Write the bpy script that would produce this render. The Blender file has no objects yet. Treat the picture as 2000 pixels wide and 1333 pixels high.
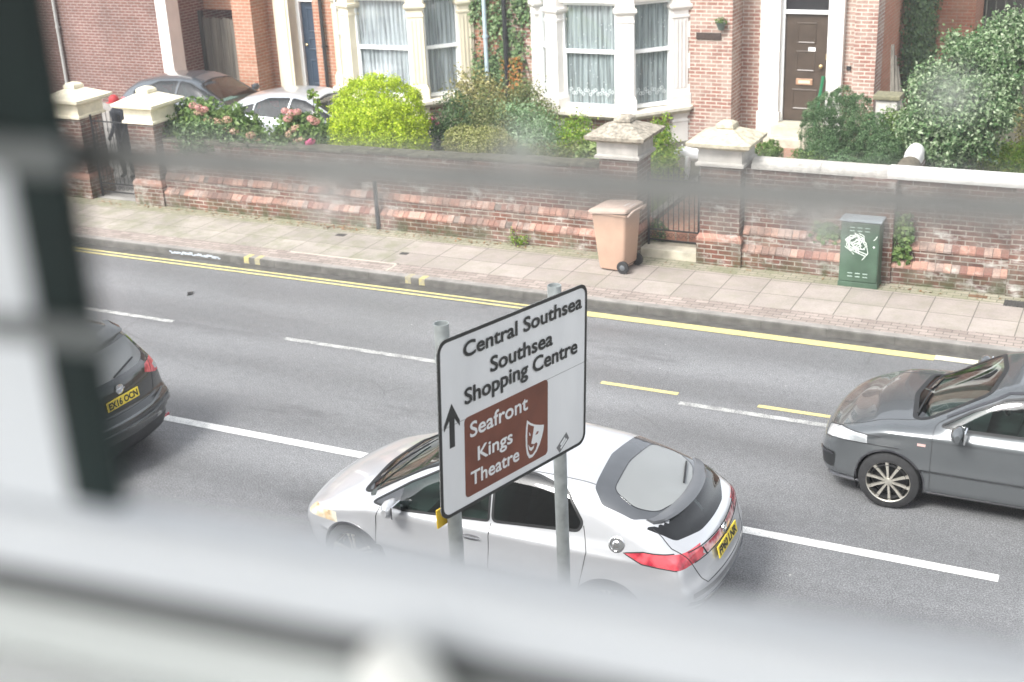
import bpy, bmesh, math, random
import numpy as np
from mathutils import Vector, Matrix
from mathutils.bvhtree import BVHTree
R = math.radians
SC = bpy.context.scene
# ------------------------------------------------------------ camera
CAM_H, YAW, PITCH, ROLL = 6.8626, -0.46828, 0.38314, 0.046917
def cam_axes():
    cy, sy, cp, sp = math.cos(YAW), math.sin(YAW), math.cos(PITCH), math.sin(PITCH)
    fw = Vector((sy*cp, cy*cp, -sp)); rt = Vector((cy, -sy, 0)); dn = fw.cross(rt)
    c, s = math.cos(ROLL), math.sin(ROLL)
    return c*rt + s*dn, -s*rt + c*dn, fw
rt, dn, fw = cam_axes()
cam = bpy.data.cameras.new('camera'); camo = bpy.data.objects.new('camera', cam); SC.collection.objects.link(camo)
M_ = Matrix((rt, -dn, -fw)).transposed().to_4x4(); M_.translation = (0, 0, CAM_H); camo.matrix_world = M_
cam.sensor_width = 36; cam.lens = 46.27; cam.clip_start = .02; cam.clip_end = 400
cam.dof.use_dof = True; cam.dof.focus_distance = 10.8; cam.dof.aperture_fstop = 2.6; cam.dof.aperture_blades = 0
SC.camera = camo
# ------------------------------------------------------------ light
W = bpy.data.worlds.new('World'); SC.world = W; W.use_nodes = True
nt = W.node_tree; bg = nt.nodes['Background']
sky = nt.nodes.new('ShaderNodeTexSky'); sky.sky_type = 'NISHITA'; sky.sun_disc = False
SUN_EL, SUN_AZ = R(48), R(200)      # azimuth clockwise from +Y
sky.sun_elevation = SUN_EL; sky.sun_rotation = SUN_AZ; sky.dust_density = 3; sky.air_density = 1.0
hs = nt.nodes.new('ShaderNodeHueSaturation'); hs.inputs['Saturation'].default_value = .22
nt.links.new(sky.outputs[0], hs.inputs['Color']); nt.links.new(hs.outputs[0], bg.inputs[0]); bg.inputs[1].default_value = .145
sl = bpy.data.lights.new('sun', 'SUN'); so = bpy.data.objects.new('sun', sl); SC.collection.objects.link(so)
sl.energy = 1.5; sl.angle = R(16); sl.color = (1, .97, .93)
sd = Vector((math.sin(SUN_AZ)*math.cos(SUN_EL), math.cos(SUN_AZ)*math.cos(SUN_EL), math.sin(SUN_EL)))
so.rotation_euler = sd.to_track_quat('Z', 'Y').to_euler()
SC.view_settings.view_transform = 'Standard'; SC.view_settings.look = 'None'; SC.view_settings.exposure = 1.52; SC.view_settings.gamma = 1
SC.cycles.use_denoising = True; SC.cycles.max_bounces = 8; SC.cycles.transparent_max_bounces = 24
SC.cycles.caustics_reflective = False; SC.cycles.caustics_refractive = False
# ------------------------------------------------------------ materials
MATS = {}
class N:
    def __init__(s, name):
        s.m = bpy.data.materials.new(name); s.m.use_nodes = True; s.t = s.m.node_tree; s.n = s.t.nodes; s.l = s.t.links
        s.b = s.n['Principled BSDF']; s.o = s.n['Material Output']; MATS[name] = s.m
    def new(s, typ, **kw):
        n = s.n.new('ShaderNode'+typ)
        for k, v in kw.items():
            if k in n.inputs: n.inputs[k].default_value = v
            else: setattr(n, k, v)
        return n
    def link(s, a, b): s.l.new(a, b)
    def ramp(s, fac, stops, interp='LINEAR'):
        r = s.new('ValToRGB'); r.color_ramp.interpolation = interp
        e = r.color_ramp.elements
        while len(e) < len(stops): e.new(.5)
        for i, (p, c) in enumerate(stops):
            e[i].position = p; e[i].color = (c, c, c, 1) if isinstance(c, (int, float)) else (*c, 1)
        s.link(fac, r.inputs[0]); return r.outputs[0]
    def mix(s, fac, a, b, mode='MIX'):
        n = s.new('Mix'); n.data_type = 'RGBA'; n.blend_type = mode
        for sock, v in ((n.inputs[0], fac), (n.inputs[6], a), (n.inputs[7], b)):
            if isinstance(v, (int, float)): sock.default_value = v
            elif isinstance(v, tuple): sock.default_value = (*v, 1)
            else: s.link(v, sock)
        return n.outputs[2]
    def math(s, op, a, b=0.0, clamp=False):
        n = s.new('Math'); n.operation = op; n.use_clamp = clamp
        for i, v in enumerate((a, b)):
            if isinstance(v, (int, float)): n.inputs[i].default_value = v
            else: s.link(v, n.inputs[i])
        return n.outputs[0]
    def pos(s, obj=False):
        return s.new('TexCoord').outputs['Object'] if obj else s.new('NewGeometry').outputs['Position']
    def noise(s, vec, scale, detail=4, rough=.55, scl=None):
        if scl:
            mp = s.new('Mapping'); mp.inputs['Scale'].default_value = scl; s.link(vec, mp.inputs[0]); vec = mp.outputs[0]
        n = s.new('TexNoise'); n.inputs['Scale'].default_value = scale; n.inputs['Detail'].default_value = detail; n.inputs['Roughness'].default_value = rough
        s.link(vec, n.inputs['Vector']); return n.outputs['Fac']
    def bump(s, h, strength=.3, dist=.01):
        b = s.new('Bump'); b.inputs['Strength'].default_value = strength; b.inputs['Distance'].default_value = dist
        s.link(h, b.inputs['Height']); s.link(b.outputs[0], s.b.inputs['Normal'])
    def set(s, col=None, rough=None, **kw):
        if col is not None:
            if isinstance(col, tuple): s.b.inputs['Base Color'].default_value = (*col, 1)
            else: s.link(col, s.b.inputs['Base Color'])
        if rough is not None:
            if isinstance(rough, (int, float)): s.b.inputs['Roughness'].default_value = rough
            else: s.link(rough, s.b.inputs['Roughness'])
        for k, v in kw.items(): s.b.inputs[k.replace('_', ' ')].default_value = v
        return s.m

def simple(name, col, rough=.6, var=.25, scale=6, bump=0, obj=False, detail=5, **kw):
    """Colour broken up by noise (dirt, fading)."""
    s = N(name); p = s.pos(obj)
    f = s.noise(p, scale, detail); lo = tuple(c*(1-var) for c in col); hi = tuple(min(1, c*(1+var*.6)) for c in col)
    s.set(s.ramp(f, [(.3, lo), (.7, hi)]), rough, **kw)
    if bump: s.bump(s.noise(p, scale*6, 6), bump, .004)
    return s.m

def brick(name, c1, c2, mortar, dirt=.0, white=.0, moss=.0, mortar_w=.010, bw=.225, bh=.075, seed=0., rough=.85, smear=0.):
    s = N(name); p = s.pos()
    sp = s.new('SeparateXYZ'); s.link(p, sp.inputs[0])
    cb = s.new('CombineXYZ'); s.link(s.math('ADD', s.math('ADD', sp.outputs[0], sp.outputs[1]), seed), cb.inputs[0]); s.link(sp.outputs[2], cb.inputs[1])
    wob = s.noise(p, 9, 2); 
    bt = s.new('TexBrick'); bt.offset = .5
    for k, v in (('Scale', 1.), ('Brick Width', bw), ('Row Height', bh), ('Mortar Size', mortar_w), ('Mortar Smooth', .25), ('Bias', -.1)): bt.inputs[k].default_value = v
    bt.inputs['Color1'].default_value = (*c1, 1); bt.inputs['Color2'].default_value = (*c2, 1); bt.inputs['Mortar'].default_value = (*mortar, 1)
    s.link(cb.outputs[0], bt.inputs['Vector'])
    # per-brick extra variation
    br2 = s.new('TexBrick'); br2.offset = .5
    for k, v in (('Scale', 1.), ('Brick Width', bw), ('Row Height', bh), ('Mortar Size', 0.), ('Bias', 0.)): br2.inputs[k].default_value = v
    br2.inputs['Color1'].default_value = (.62, .62, .62, 1); br2.inputs['Color2'].default_value = (1.2, 1.2, 1.2, 1)
    s.link(cb.outputs[0], br2.inputs['Vector'])
    col = s.mix(.6, bt.outputs[0], br2.outputs[0], 'MULTIPLY')
    n1 = s.noise(p, 1.3, 6, .6); n2 = s.noise(p, 14, 5, .65)
    col = s.mix(.35, col, s.ramp(n2, [(.3, .45), (.7, 1.25)]), 'MULTIPLY')
    if smear: col = s.mix(s.math('MULTIPLY', s.ramp(s.noise(p, 3.1, 5), [(.42, 0.), (.62, 1.)]), smear), col, mortar)
    if dirt: col = s.mix(s.math('MULTIPLY', s.ramp(n1, [(.38, 0.), (.62, 1.)]), dirt), col, (.018, .018, .018))
    if white:
        w = s.math('MULTIPLY', s.ramp(s.noise(p, 2.3, 8, .7, (1, 1, 2.2)), [(.55, 0.), (.68, 1.)]), white); col = s.mix(w, col, (.55, .54, .50))
    if moss:
        z = s.ramp(sp.outputs[2], [(.12, 1.), (.42, .25), (.7, 0.)])
        g = s.math('MULTIPLY', s.math('MULTIPLY', z, s.ramp(s.noise(p, 4, 6), [(.38, 0.), (.6, 1.)])), moss); col = s.mix(g, col, (.05, .06, .022))
    s.set(col, rough)
    s.bump(s.math('ADD', s.math('MULTIPLY', bt.outputs['Fac'], -1.), s.math('MULTIPLY', n2, .5)), .55, .006)
    return s.m

def glass_mat(name, tint=(.55, .62, .6), rough=.02, refl=1.0, dirt=0.):
    s = N(name); s.n.remove(s.b)
    tr = s.new('BsdfTransparent'); tr.inputs[0].default_value = (*tint, 1)
    gl = s.new('BsdfGlossy'); gl.inputs['Roughness'].default_value = rough; gl.inputs[0].default_value = (refl, refl, refl, 1)
    fr = s.new('LayerWeight'); fr.inputs[0].default_value = .5
    f = s.math('ADD', s.math('MULTIPLY', s.math('POWER', fr.outputs['Facing'], 4.), .9), .075, True)
    mx = s.new('MixShader'); s.link(f, mx.inputs[0]); s.link(tr.outputs[0], mx.inputs[1]); s.link(gl.outputs[0], mx.inputs[2])
    out = mx.outputs[0]
    if dirt:  # pale diffuse layer; on the rear glass it also paints reflected sky
        df = s.new('BsdfDiffuse'); df.inputs[0].default_value = (.5, .52, .52, 1)
        m2 = s.new('MixShader'); s.link(s.math('MULTIPLY', s.ramp(s.noise(s.pos(), 1.6, 2), [(.3, .88), (.75, 1.)]), dirt), m2.inputs[0]); s.link(out, m2.inputs[1]); s.link(df.outputs[0], m2.inputs[2]); out = m2.outputs[0]
    s.link(out, s.o.inputs[0]); return s.m

def leaf_mat(name, cols, trans=.35, rough=.45):
    s = N(name); g = s.new('NewGeometry')
    c = s.ramp(g.outputs['Random Per Island'], [(i/(len(cols)-1), cc) for i, cc in enumerate(cols)])
    big = s.noise(g.outputs['Position'], 2.2, 3)
    c = s.mix(.35, c, s.ramp(big, [(.35, .6), (.65, 1.25)]), 'MULTIPLY')
    s.set(c, rough); s.b.inputs['Specular IOR Level'].default_value = .35
    tl = s.new('BsdfTranslucent'); s.link(c, tl.inputs[0]); mx = s.new('MixShader'); mx.inputs[0].default_value = trans
    s.link(s.b.outputs[0], mx.inputs[1]); s.link(tl.outputs[0], mx.inputs[2]); s.link(mx.outputs[0], s.o.inputs[0]); return s.m

def paint(name, col, metal=.5, rough=.3, coat=1.0, inside=(.03, .03, .035)):
    s = N(name); g = s.new('NewGeometry')
    f = s.noise(s.pos(True), 2.5, 4); c = s.ramp(f, [(.3, tuple(x*.93 for x in col)), (.7, col)])
    fl = s.noise(s.pos(True), 900, 1); c = s.mix(.12, c, s.ramp(fl, [(.3, .6), (.7, 1.4)]), 'MULTIPLY')
    s.set(s.mix(g.outputs['Backfacing'], c, inside), rough, Coat_Weight=coat, Coat_Roughness=.04)
    s.link(s.math('MULTIPLY', s.math('SUBTRACT', 1., g.outputs['Backfacing']), metal), s.b.inputs['Metallic'])
    return s.m
# ------------------------------------------------------------ object helpers
def link(o, parent=None):
    SC.collection.objects.link(o)
    if parent is not None: o.parent = parent
    return o
def tag(o, label=None, cat=None, group=None, kind=None):
    if label: o['label'] = label
    if cat: o['category'] = cat
    if group: o['group'] = group
    if kind: o['kind'] = kind
    return o
def empty(name, label, cat, loc=(0, 0, 0), rz=0., group=None):
    o = bpy.data.objects.new(name, None); link(o); o.location = loc; o.rotation_euler = (0, 0, rz); o.empty_display_size = .2
    return tag(o, label, cat, group)
def mesh(name, verts, faces, mat, parent=None, smooth=False):
    me = bpy.data.meshes.new(name); me.from_pydata([tuple(v) for v in verts], [], faces)
    if smooth: me.polygons.foreach_set('use_smooth', [True]*len(me.polygons))
    for m in (mat if isinstance(mat, list) else [mat]): me.materials.append(m)
    me.update(); return link(bpy.data.objects.new(name, me), parent)
class MB:
    """Collects shapes into one mesh. Optional frame F = (ox, oy, angle of the local x axis)."""
    def __init__(s, F=None): s.v = []; s.f = []; s.F = F
    def add(s, vs, fs):
        n = len(s.v)
        if s.F:
            ox, oy, a = s.F; c, sn = math.cos(a), math.sin(a)
            vs = [(ox + x*c - y*sn, oy + x*sn + y*c, z) for x, y, z in vs]
        s.v += [tuple(v) for v in vs]; s.f += [tuple(i+n for i in f) for f in fs]; return s
    def box(s, x0, x1, y0, y1, z0, z1, b=0.):
        if b <= 0 or min(x1-x0, y1-y0, z1-z0) < 2.2*b:
            return s.add([(x0,y0,z0),(x1,y0,z0),(x1,y1,z0),(x0,y1,z0),(x0,y0,z1),(x1,y0,z1),(x1,y1,z1),(x0,y1,z1)],
                         [(0,3,2,1),(4,5,6,7),(0,1,5,4),(1,2,6,5),(2,3,7,6),(3,0,4,7)])
        bm = bmesh.new(); bmesh.ops.create_cube(bm, size=1)
        for v in bm.verts: v.co = Vector(((x0+x1)/2 + v.co.x*(x1-x0), (y0+y1)/2 + v.co.y*(y1-y0), (z0+z1)/2 + v.co.z*(z1-z0)))
        bmesh.ops.bevel(bm, geom=bm.edges[:], offset=b, segments=2, affect='EDGES', profile=.5)
        bm.verts.index_update(); s.add([v.co[:] for v in bm.verts], [[v.index for v in f.verts] for f in bm.faces]); bm.free(); return s
    def rings(s, rings, cap=True):
        """rings: list of equal-length vertex loops, joined in order."""
        n = len(rings[0]); vs = [p for r in rings for p in r]; fs = []
        for k in range(len(rings)-1):
            for i in range(n):
                j = (i+1) % n; fs.append((k*n+i, k*n+j, (k+1)*n+j, (k+1)*n+i))
        if cap: fs += [tuple(range(n))[::-1], tuple(range((len(rings)-1)*n, len(rings)*n))]
        return s.add(vs, fs)
    def sq(s, cx, cy, prof, ang=0., ry=1.):
        """square section stack: prof = [(halfwidth, z)...]"""
        c, sn = math.cos(ang), math.sin(ang)
        return s.rings([[(cx + (a*c - b*sn*ry)*h, cy + (a*sn + b*c*ry)*h, z) for a, b in ((-1,-1),(1,-1),(1,1),(-1,1))] for h, z in prof])
    def tube(s, pts, r, n=8, cap=True):
        pts = [Vector(p) for p in pts]; rs = r if isinstance(r, (list, tuple)) else [r]*len(pts); rg = []; up = None
        for i, p in enumerate(pts):
            t = (pts[min(i+1, len(pts)-1)] - pts[max(i-1, 0)]).normalized()
            if up is None: up = Vector((0,0,1)) if abs(t.z) < .9 else Vector((1,0,0))
            a = t.cross(up).normalized(); b = a.cross(t).normalized(); up = b
            rg.append([tuple(p + (a*math.cos(2*math.pi*k/n) + b*math.sin(2*math.pi*k/n))*rs[i]) for k in range(n)])
        return s.rings(rg, cap)
    def lathe(s, c, prof, n=24, axis='z'):
        rg = []
        for r, h in prof:
            l = []
            for k in range(n):
                a = 2*math.pi*k/n; u, v = r*math.cos(a), r*math.sin(a)
                l.append((c[0]+u, c[1]+v, c[2]+h) if axis == 'z' else (c[0]+u, c[1]-h, c[2]+v) if axis == 'y' else (c[0]+h, c[1]+u, c[2]+v))
            rg.append(l)
        return s.rings(rg)
    def prism(s, poly, axis, a, b):
        """poly in the two other axes (in x,y,z order), extruded from a to b."""
        def P(u, v, w): return {'x': (w, u, v), 'y': (u, w, v), 'z': (u, v, w)}[axis]
        return s.rings([[P(u, v, a) for u, v in poly], [P(u, v, b) for u, v in poly]])
    def build(s, name, mat, parent=None, smooth=False, fixn=True):
        o = mesh(name, s.v, s.f, mat, parent, smooth)
        if fixn:
            bm = bmesh.new(); bm.from_mesh(o.data); bmesh.ops.recalc_face_normals(bm, faces=bm.faces[:]); bm.to_mesh(o.data); bm.free()
        if smooth: 
            try: o.data.set_sharp_from_angle(angle=R(40))
            except Exception: pass
        return o
def text(name, body, size, mat, M, parent=None, offset=0., extrude=.0015, width=None, align='LEFT', shear=0.):
    cu = bpy.data.curves.new(name, 'FONT'); cu.body = body; cu.size = size; cu.offset = offset; cu.extrude = extrude; cu.align_x = align; cu.shear = shear; cu.resolution_u = 4
    ob = bpy.data.objects.new(name, cu); SC.collection.objects.link(ob)
    dg = bpy.context.evaluated_depsgraph_get(); me = bpy.data.meshes.new_from_object(ob.evaluated_get(dg)); bpy.data.objects.remove(ob)
    xs = [v.co.x for v in me.vertices]; w = max(xs)-min(xs); x0 = min(xs)
    k = width/w if width else 1.
    for v in me.vertices:
        x = (v.co.x - (x0 if align == 'LEFT' else 0))*k; v.co = M @ Vector((x, v.co.y, v.co.z))
    me.materials.clear(); me.materials.append(mat); me.name = name
    return link(bpy.data.objects.new(name, me), parent)
# ------------------------------------------------------------ setting materials
def asphalt():
    s = N('asphalt'); p = s.pos()
    agg = s.noise(p, 60, 4, .85); med = s.noise(p, 9, 6, .7); big = s.noise(p, .55, 5, .55, (.35, 1.6, 1))
    c = s.ramp(agg, [(.36, (.075, .077, .082)), (.5, (.165, .168, .173)), (.64, (.34, .342, .345))])
    c = s.mix(.5, c, s.ramp(med, [(.3, .7), (.7, 1.25)]), 'MULTIPLY')
    c = s.mix(.8, c, s.ramp(big, [(.3, .78), (.7, 1.18)]), 'MULTIPLY')
    v = s.new('TexVoronoi'); v.inputs['Scale'].default_value = 2.1; s.link(p, v.inputs['Vector'])
    c = s.mix(s.ramp(v.outputs['Distance'], [(.018, .8), (.032, 0.)]), c, (.5, .5, .47))      # old chewing gum
    v2 = s.new('TexVoronoi'); v2.inputs['Scale'].default_value = 5.3; s.link(p, v2.inputs['Vector'])
    c = s.mix(s.ramp(v2.outputs['Distance'], [(.02, .6), (.05, 0.)]), c, (.42, .42, .4))
    c = s.mix(s.math('MULTIPLY', s.ramp(s.noise(p, .8, 6, .7, (.25, 1, 1)), [(.58, 0.), (.72, 1.)]), .5), c, (.045, .045, .048))
    sx = s.new('SeparateXYZ'); s.link(p, sx.inputs[0]); tr = s.math('SINE', s.math('ADD', s.math('MULTIPLY', sx.outputs[1], 4.6), s.math('MULTIPLY', big, 1.5)))
    c = s.mix(.55, c, s.ramp(s.math('MULTIPLY', s.math('ADD', tr, 1.), .5), [(0., .80), (1., 1.08)]), 'MULTIPLY')
    cr = s.new('TexVoronoi'); cr.feature = 'DISTANCE_TO_EDGE'; cr.inputs['Scale'].default_value = .42; wv = s.new('Mix'); wv.data_type = 'VECTOR'; wv.inputs[0].default_value = .12
    nz = s.new('TexNoise'); nz.inputs['Scale'].default_value = 2.5; nz.inputs['Detail'].default_value = 6; s.link(p, nz.inputs['Vector']); s.link(p, wv.inputs[4]); s.link(nz.outputs['Color'], wv.inputs[5]); s.link(wv.outputs[1], cr.inputs['Vector'])
    c = s.mix(s.math('MULTIPLY', s.ramp(cr.outputs['Distance'], [(.002, 1.), (.006, 0.)]), s.ramp(s.noise(p, .5, 3), [(.52, 0.), (.66, .35)])), c, (.05, .05, .052))
    s.set(c, s.ramp(big, [(.3, .34), (.7, .56)])); s.b.inputs['Specular IOR Level'].default_value = .45
    s.bump(agg, .5, .006); return s.m
def paving(name, bw, bh, c1, c2, joint, jw=.006, off=0., x0=0., y0=0., moss=0., stain=.4):
    s = N(name); p = s.pos(); mp = s.new('Mapping'); mp.inputs['Location'].default_value = (x0, y0, 0); s.link(p, mp.inputs[0])
    bt = s.new('TexBrick'); bt.offset = off
    for k, v in (('Scale', 1.), ('Brick Width', bw), ('Row Height', bh), ('Mortar Size', jw), ('Mortar Smooth', .2), ('Bias', 0.)): bt.inputs[k].default_value = v
    bt.inputs['Color1'].default_value = (*c1, 1); bt.inputs['Color2'].default_value = (*c2, 1); bt.inputs['Mortar'].default_value = (*joint, 1)
    s.link(mp.outputs[0], bt.inputs['Vector']); c = bt.outputs[0]
    c = s.mix(stain, c, s.ramp(s.noise(p, 1.7, 6, .65), [(.3, .62), (.7, 1.2)]), 'MULTIPLY')
    c = s.mix(.35, c, s.ramp(s.noise(p, 45, 4, .7), [(.3, .7), (.7, 1.25)]), 'MULTIPLY')
    sp = s.new('SeparateXYZ'); s.link(p, sp.inputs[0])
    if moss:
        g = s.math('MULTIPLY', s.ramp(s.math('ADD', s.math('MULTIPLY', sp.outputs[1], .5), s.math('MULTIPLY', s.noise(p, 2.2, 6), .9)), [(0., 0.), (1., 1.)]), 1.)
        w = s.math('MULTIPLY', s.ramp(s.noise(p, 3.2, 6, .7), [(.45, 0.), (.62, 1.)]), moss); c = s.mix(w, c, (.17, .18, .10))
    v = s.new('TexVoronoi'); v.inputs['Scale'].default_value = 3.3; s.link(p, v.inputs['Vector'])
    c = s.mix(s.ramp(v.outputs['Distance'], [(.02, .55), (.04, 0.)]), c, (.55, .53, .5))
    s.set(c, .8); s.bump(bt.outputs['Fac'], -.4, .004); return s.m
def worn(name, col, under=(.12, .12, .125), wear=.5):
    s = N(name); p = s.pos(); a = s.noise(p, 60, 5, .8); b = s.noise(p, 5, 5)
    f = s.ramp(s.math('ADD', s.math('MULTIPLY', a, .7), s.math('MULTIPLY', b, .5)), [(.62-wear*.18, 0.), (.72-wear*.05, 1.)])
    s.set(s.mix(s.math('MULTIPLY', f, wear), s.mix(.3, col, s.ramp(b, [(.3, .7), (.7, 1.1)]), 'MULTIPLY'), under), .7); s.bump(a, .3, .003); return s.m
m_asph = asphalt()
m_slab = paving('slab_paving', .6, .6, (.30, .262, .235), (.37, .325, .293), (.13, .115, .10), .008, 0., .12, .13, moss=.22)
m_slab2 = paving('slab_paving_green', .6, .6, (.29, .262, .23), (.36, .325, .285), (.13, .12, .09), .007, 0., .3, .13, moss=.5, stain=.6)
m_sett = paving('brick_paving', .2, .1, (.26, .215, .19), (.37, .315, .28), (.13, .115, .10), .006, .5, 0, 0, stain=.5)
m_sett2 = paving('brick_paving_mossy', .2, .1, (.27, .25, .19), (.34, .31, .24), (.11, .115, .07), .007, .5, 0, .03, moss=.6)
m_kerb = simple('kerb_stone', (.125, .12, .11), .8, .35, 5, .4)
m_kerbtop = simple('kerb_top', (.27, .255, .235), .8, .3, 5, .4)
m_gut = simple('wet_gutter', (.10, .097, .09), .35, .4, 7, .3)
m_wline = worn('white_line', (.60, .60, .57), wear=.85)
m_cline = worn('centre_line', (.86, .86, .83), wear=.5)
m_yline = worn('yellow_line', (.66, .57, .24), wear=.45)
m_ywhite = worn('pale_line', (.72, .68, .5), wear=.5)
m_soil = simple('garden_soil', (.075, .07, .045), .95, .5, 7, .8)
m_grass = simple('grass_ground', (.12, .16, .045), .95, .5, 22, .9)
m_grav = simple('gravel_ground', (.22, .16, .10), .95, .6, 60, 1.)
m_drive = simple('drive_concrete', (.28, .27, .25), .85, .25, 4, .3)
m_path = paving('brick_path', .21, .105, (.26, .12, .085), (.36, .19, .13), (.30, .26, .2), .01, .5, stain=.5)
m_bwall = brick('garden_wall_brick', (.27, .105, .072), (.14, .065, .052), (.46, .42, .36), dirt=.55, white=.8, moss=.9, seed=.4, mortar_w=.009, smear=.3)
m_orange = brick('ledge_brick', (.47, .25, .185), (.33, .16, .12), (.45, .34, .27), dirt=.35, white=.55, moss=.0, bw=.11, bh=.5, mortar_w=.006, smear=.15)
s = N('ledge_bricks'); g_ = s.new('NewGeometry'); p_ = g_.outputs['Position']
c_ = s.ramp(g_.outputs['Random Per Island'], [(0, (.16, .075, .06)), (.2, (.27, .14, .105)), (.5, (.36, .20, .15)), (.75, (.42, .27, .21)), (1, (.30, .24, .21))])
c_ = s.mix(s.math('MULTIPLY', s.ramp(s.noise(p_, 1.6, 6, .7), [(.45, 0.), (.62, 1.)]), .75), c_, (.13, .10, .085)); c_ = s.mix(s.math('MULTIPLY', s.ramp(s.noise(p_, 3.3, 7, .7), [(.58, 0.), (.7, 1.)]), .5), c_, (.55, .52, .47))
c_ = s.mix(.5, c_, s.ramp(s.noise(p_, 40, 4), [(.3, .6), (.7, 1.2)]), 'MULTIPLY'); s.set(c_, .85); s.bump(s.noise(p_, 60, 4), .5, .006); m_ledge = s.m
m_bed = simple('mortar_bed', (.17, .14, .12), .9, .4, 9, .4)
m_b2 = brick('red_brick_pale', (.37, .19, .15), (.28, .135, .105), (.56, .50, .43), dirt=.0, white=.0, seed=.1, mortar_w=.012, smear=.35)
m_b2s = brick('orange_brick_side', (.46, .175, .10), (.36, .13, .08), (.42, .30, .22), seed=.2, mortar_w=.008, smear=.25)
m_b1 = brick('orange_brick', (.46, .20, .115), (.36, .14, .085), (.48, .40, .31), dirt=.05, seed=.3, mortar_w=.009, smear=.15)
m_b0 = brick('dark_red_brick', (.21, .085, .065), (.15, .066, .054), (.34, .28, .25), dirt=.25, seed=.0, mortar_w=.012)
m_cream = simple('cream_paint', (.74, .67, .52), .55, .10, 3, .15)
m_white = simple('white_paint', (.80, .76, .72), .55, .08, 3, .15)
m_upvc = simple('window_white', (.86, .87, .86), .35, .03, 3)
m_capst = simple('lichen_stone', (.33, .295, .24), .9, .6, 16, .9)
m_capw = simple('grey_render', (.48, .455, .42), .8, .22, 6, .4)
m_capc = simple('cream_render', (.78, .72, .56), .7, .16, 7, .35)
m_cope = simple('coping_concrete', (.52, .50, .46), .85, .3, 9, .7)
m_copew = simple('coping_white', (.72, .71, .68), .7, .12, 5, .3)
m_coped = simple('coping_old', (.13, .125, .09), .9, .6, 8, .9)
m_sill = simple('sill_stone', (.70, .66, .56), .8, .22, 7, .4)
m_dark = simple('dark_interior', (.02, .022, .024), .9, .2)
m_black = simple('black_paint_metal', (.022, .023, .025), .4, .2, 8)
m_slate = simple('roof_slate', (.09, .09, .10), .7, .3, 5, .4)
m_cap4 = simple('pale_lichen_stone', (.50, .45, .34), .9, .4, 12, .8)
m_step = simple('stone_step', (.50, .46, .37), .85, .3, 5, .5)
m_wood = None
s = N('weathered_wood'); p_ = s.pos(); f_ = s.noise(p_, 12, 6, .6, (1, 1, .06)); s.set(s.ramp(f_, [(.3, (.055, .05, .04)), (.7, (.20, .18, .15))]), .85); s.bump(f_, .6, .01); m_wood = s.m
s = N('dark_wood'); p_ = s.pos(); f_ = s.noise(p_, 8, 5, .6, (1, 1, .08)); s.set(s.ramp(f_, [(.3, (.02, .019, .017)), (.7, (.06, .055, .047))]), .85); m_dwood = s.m
m_pane = glass_mat('house_glass', (.97, .985, .985), .03, 1., 0.)

def st(o): return tag(o, kind='structure')
def plane(name, x0, x1, y0, y1, z, mat, nx=1):
    return mesh(name, [(x0,y0,z),(x1,y0,z),(x1,y1,z),(x0,y1,z)], [(0,1,2,3)], mat)
XL, XR = -60, 40
st(plane('ground', -300, 300, -300, 300, -.06, m_soil))
st(plane('road', XL, XR, 7.45, 16.78, 0., m_asph))
# far pavement: kerb, setts, slabs, mossy strip
mb = MB(); xs = []; x = -40.27; rnd = random.Random(3)
while x < 30:
    mb.box(x+.004, x+.911, 16.78, 16.90+.03, -.05, .118+rnd.uniform(-.002, .002), .012); x += .915
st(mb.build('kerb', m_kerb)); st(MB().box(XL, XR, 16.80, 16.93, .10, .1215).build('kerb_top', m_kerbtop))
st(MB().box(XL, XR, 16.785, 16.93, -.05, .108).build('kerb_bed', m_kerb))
st(MB().box(XL, XR, 16.93, 17.33, -.05, .118).build('pavement_sett_border', m_sett))
st(MB().box(XL, -10.9, 17.33, 18.53, -.05, .122).build('pavement_slabs_old', m_slab2))
st(MB().box(-10.9, XR, 17.33, 18.53, -.05, .122).build('pavement_slabs', m_slab))
st(MB().box(XL, XR, 18.53, 18.98, -.05, .118).build('pavement_sett_edge', m_sett2))
st(plane('gutter', XL, XR, 16.52, 16.779, .004, m_gut))
# near pavement
st(MB().box(XL, XR, 7.30, 7.45, -.05, .12, .012).build('near_kerb', m_kerb))
st(MB().box(XL, XR, .48, 7.30, -.05, .118).build('near_pavement', m_slab))
# markings
def mark(name, x0, x1, y0, y1, mat, z=.004): st(plane(name, x0, x1, y0, y1, z, mat))
for i, (a, b) in enumerate([(-14.82, -12.82), (-10.81, -8.0)] + [(-18.8-4*k, -16.8-4*k) for k in range(4)]): mark('white_lane_line', a, b, 14.12, 14.22, m_wline)
mark('white_lane_line', -4.84, -.9, 14.0, 14.10, m_wline); mark('white_lane_line', 1.1, 5.1, 14.0, 14.10, m_wline)
for a, b in [(-5.98, -4.94), (-3.92, -2.95), (-1.9, -.9)]: mark('yellow_dash', a, b, 14.26, 14.34, m_yline)
mark('centre_line', -13.0, -7.3, 11.34, 11.48, m_cline); mark('centre_line', -3.75, -.78, 11.32, 11.45, m_cline); mark('centre_line', -40, -15, 11.34, 11.48, m_cline); mark('centre_line', 3, 8, 11.32, 11.45, m_cline)
mark('yellow_kerb_line', -45, -7.6, 16.50, 16.56, m_yline, .008); mark('yellow_kerb_line', -45, -7.6, 16.37, 16.43, m_yline, .008)
mark('yellow_kerb_line', -7.6, -2.2, 16.42, 16.60, m_yline, .008); mark('pale_kerb_line', -2.2, -1.2, 16.46, 16.62, m_ywhite, .008); mark('yellow_kerb_line', 1., 20, 16.42, 16.60, m_yline, .008)
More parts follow.
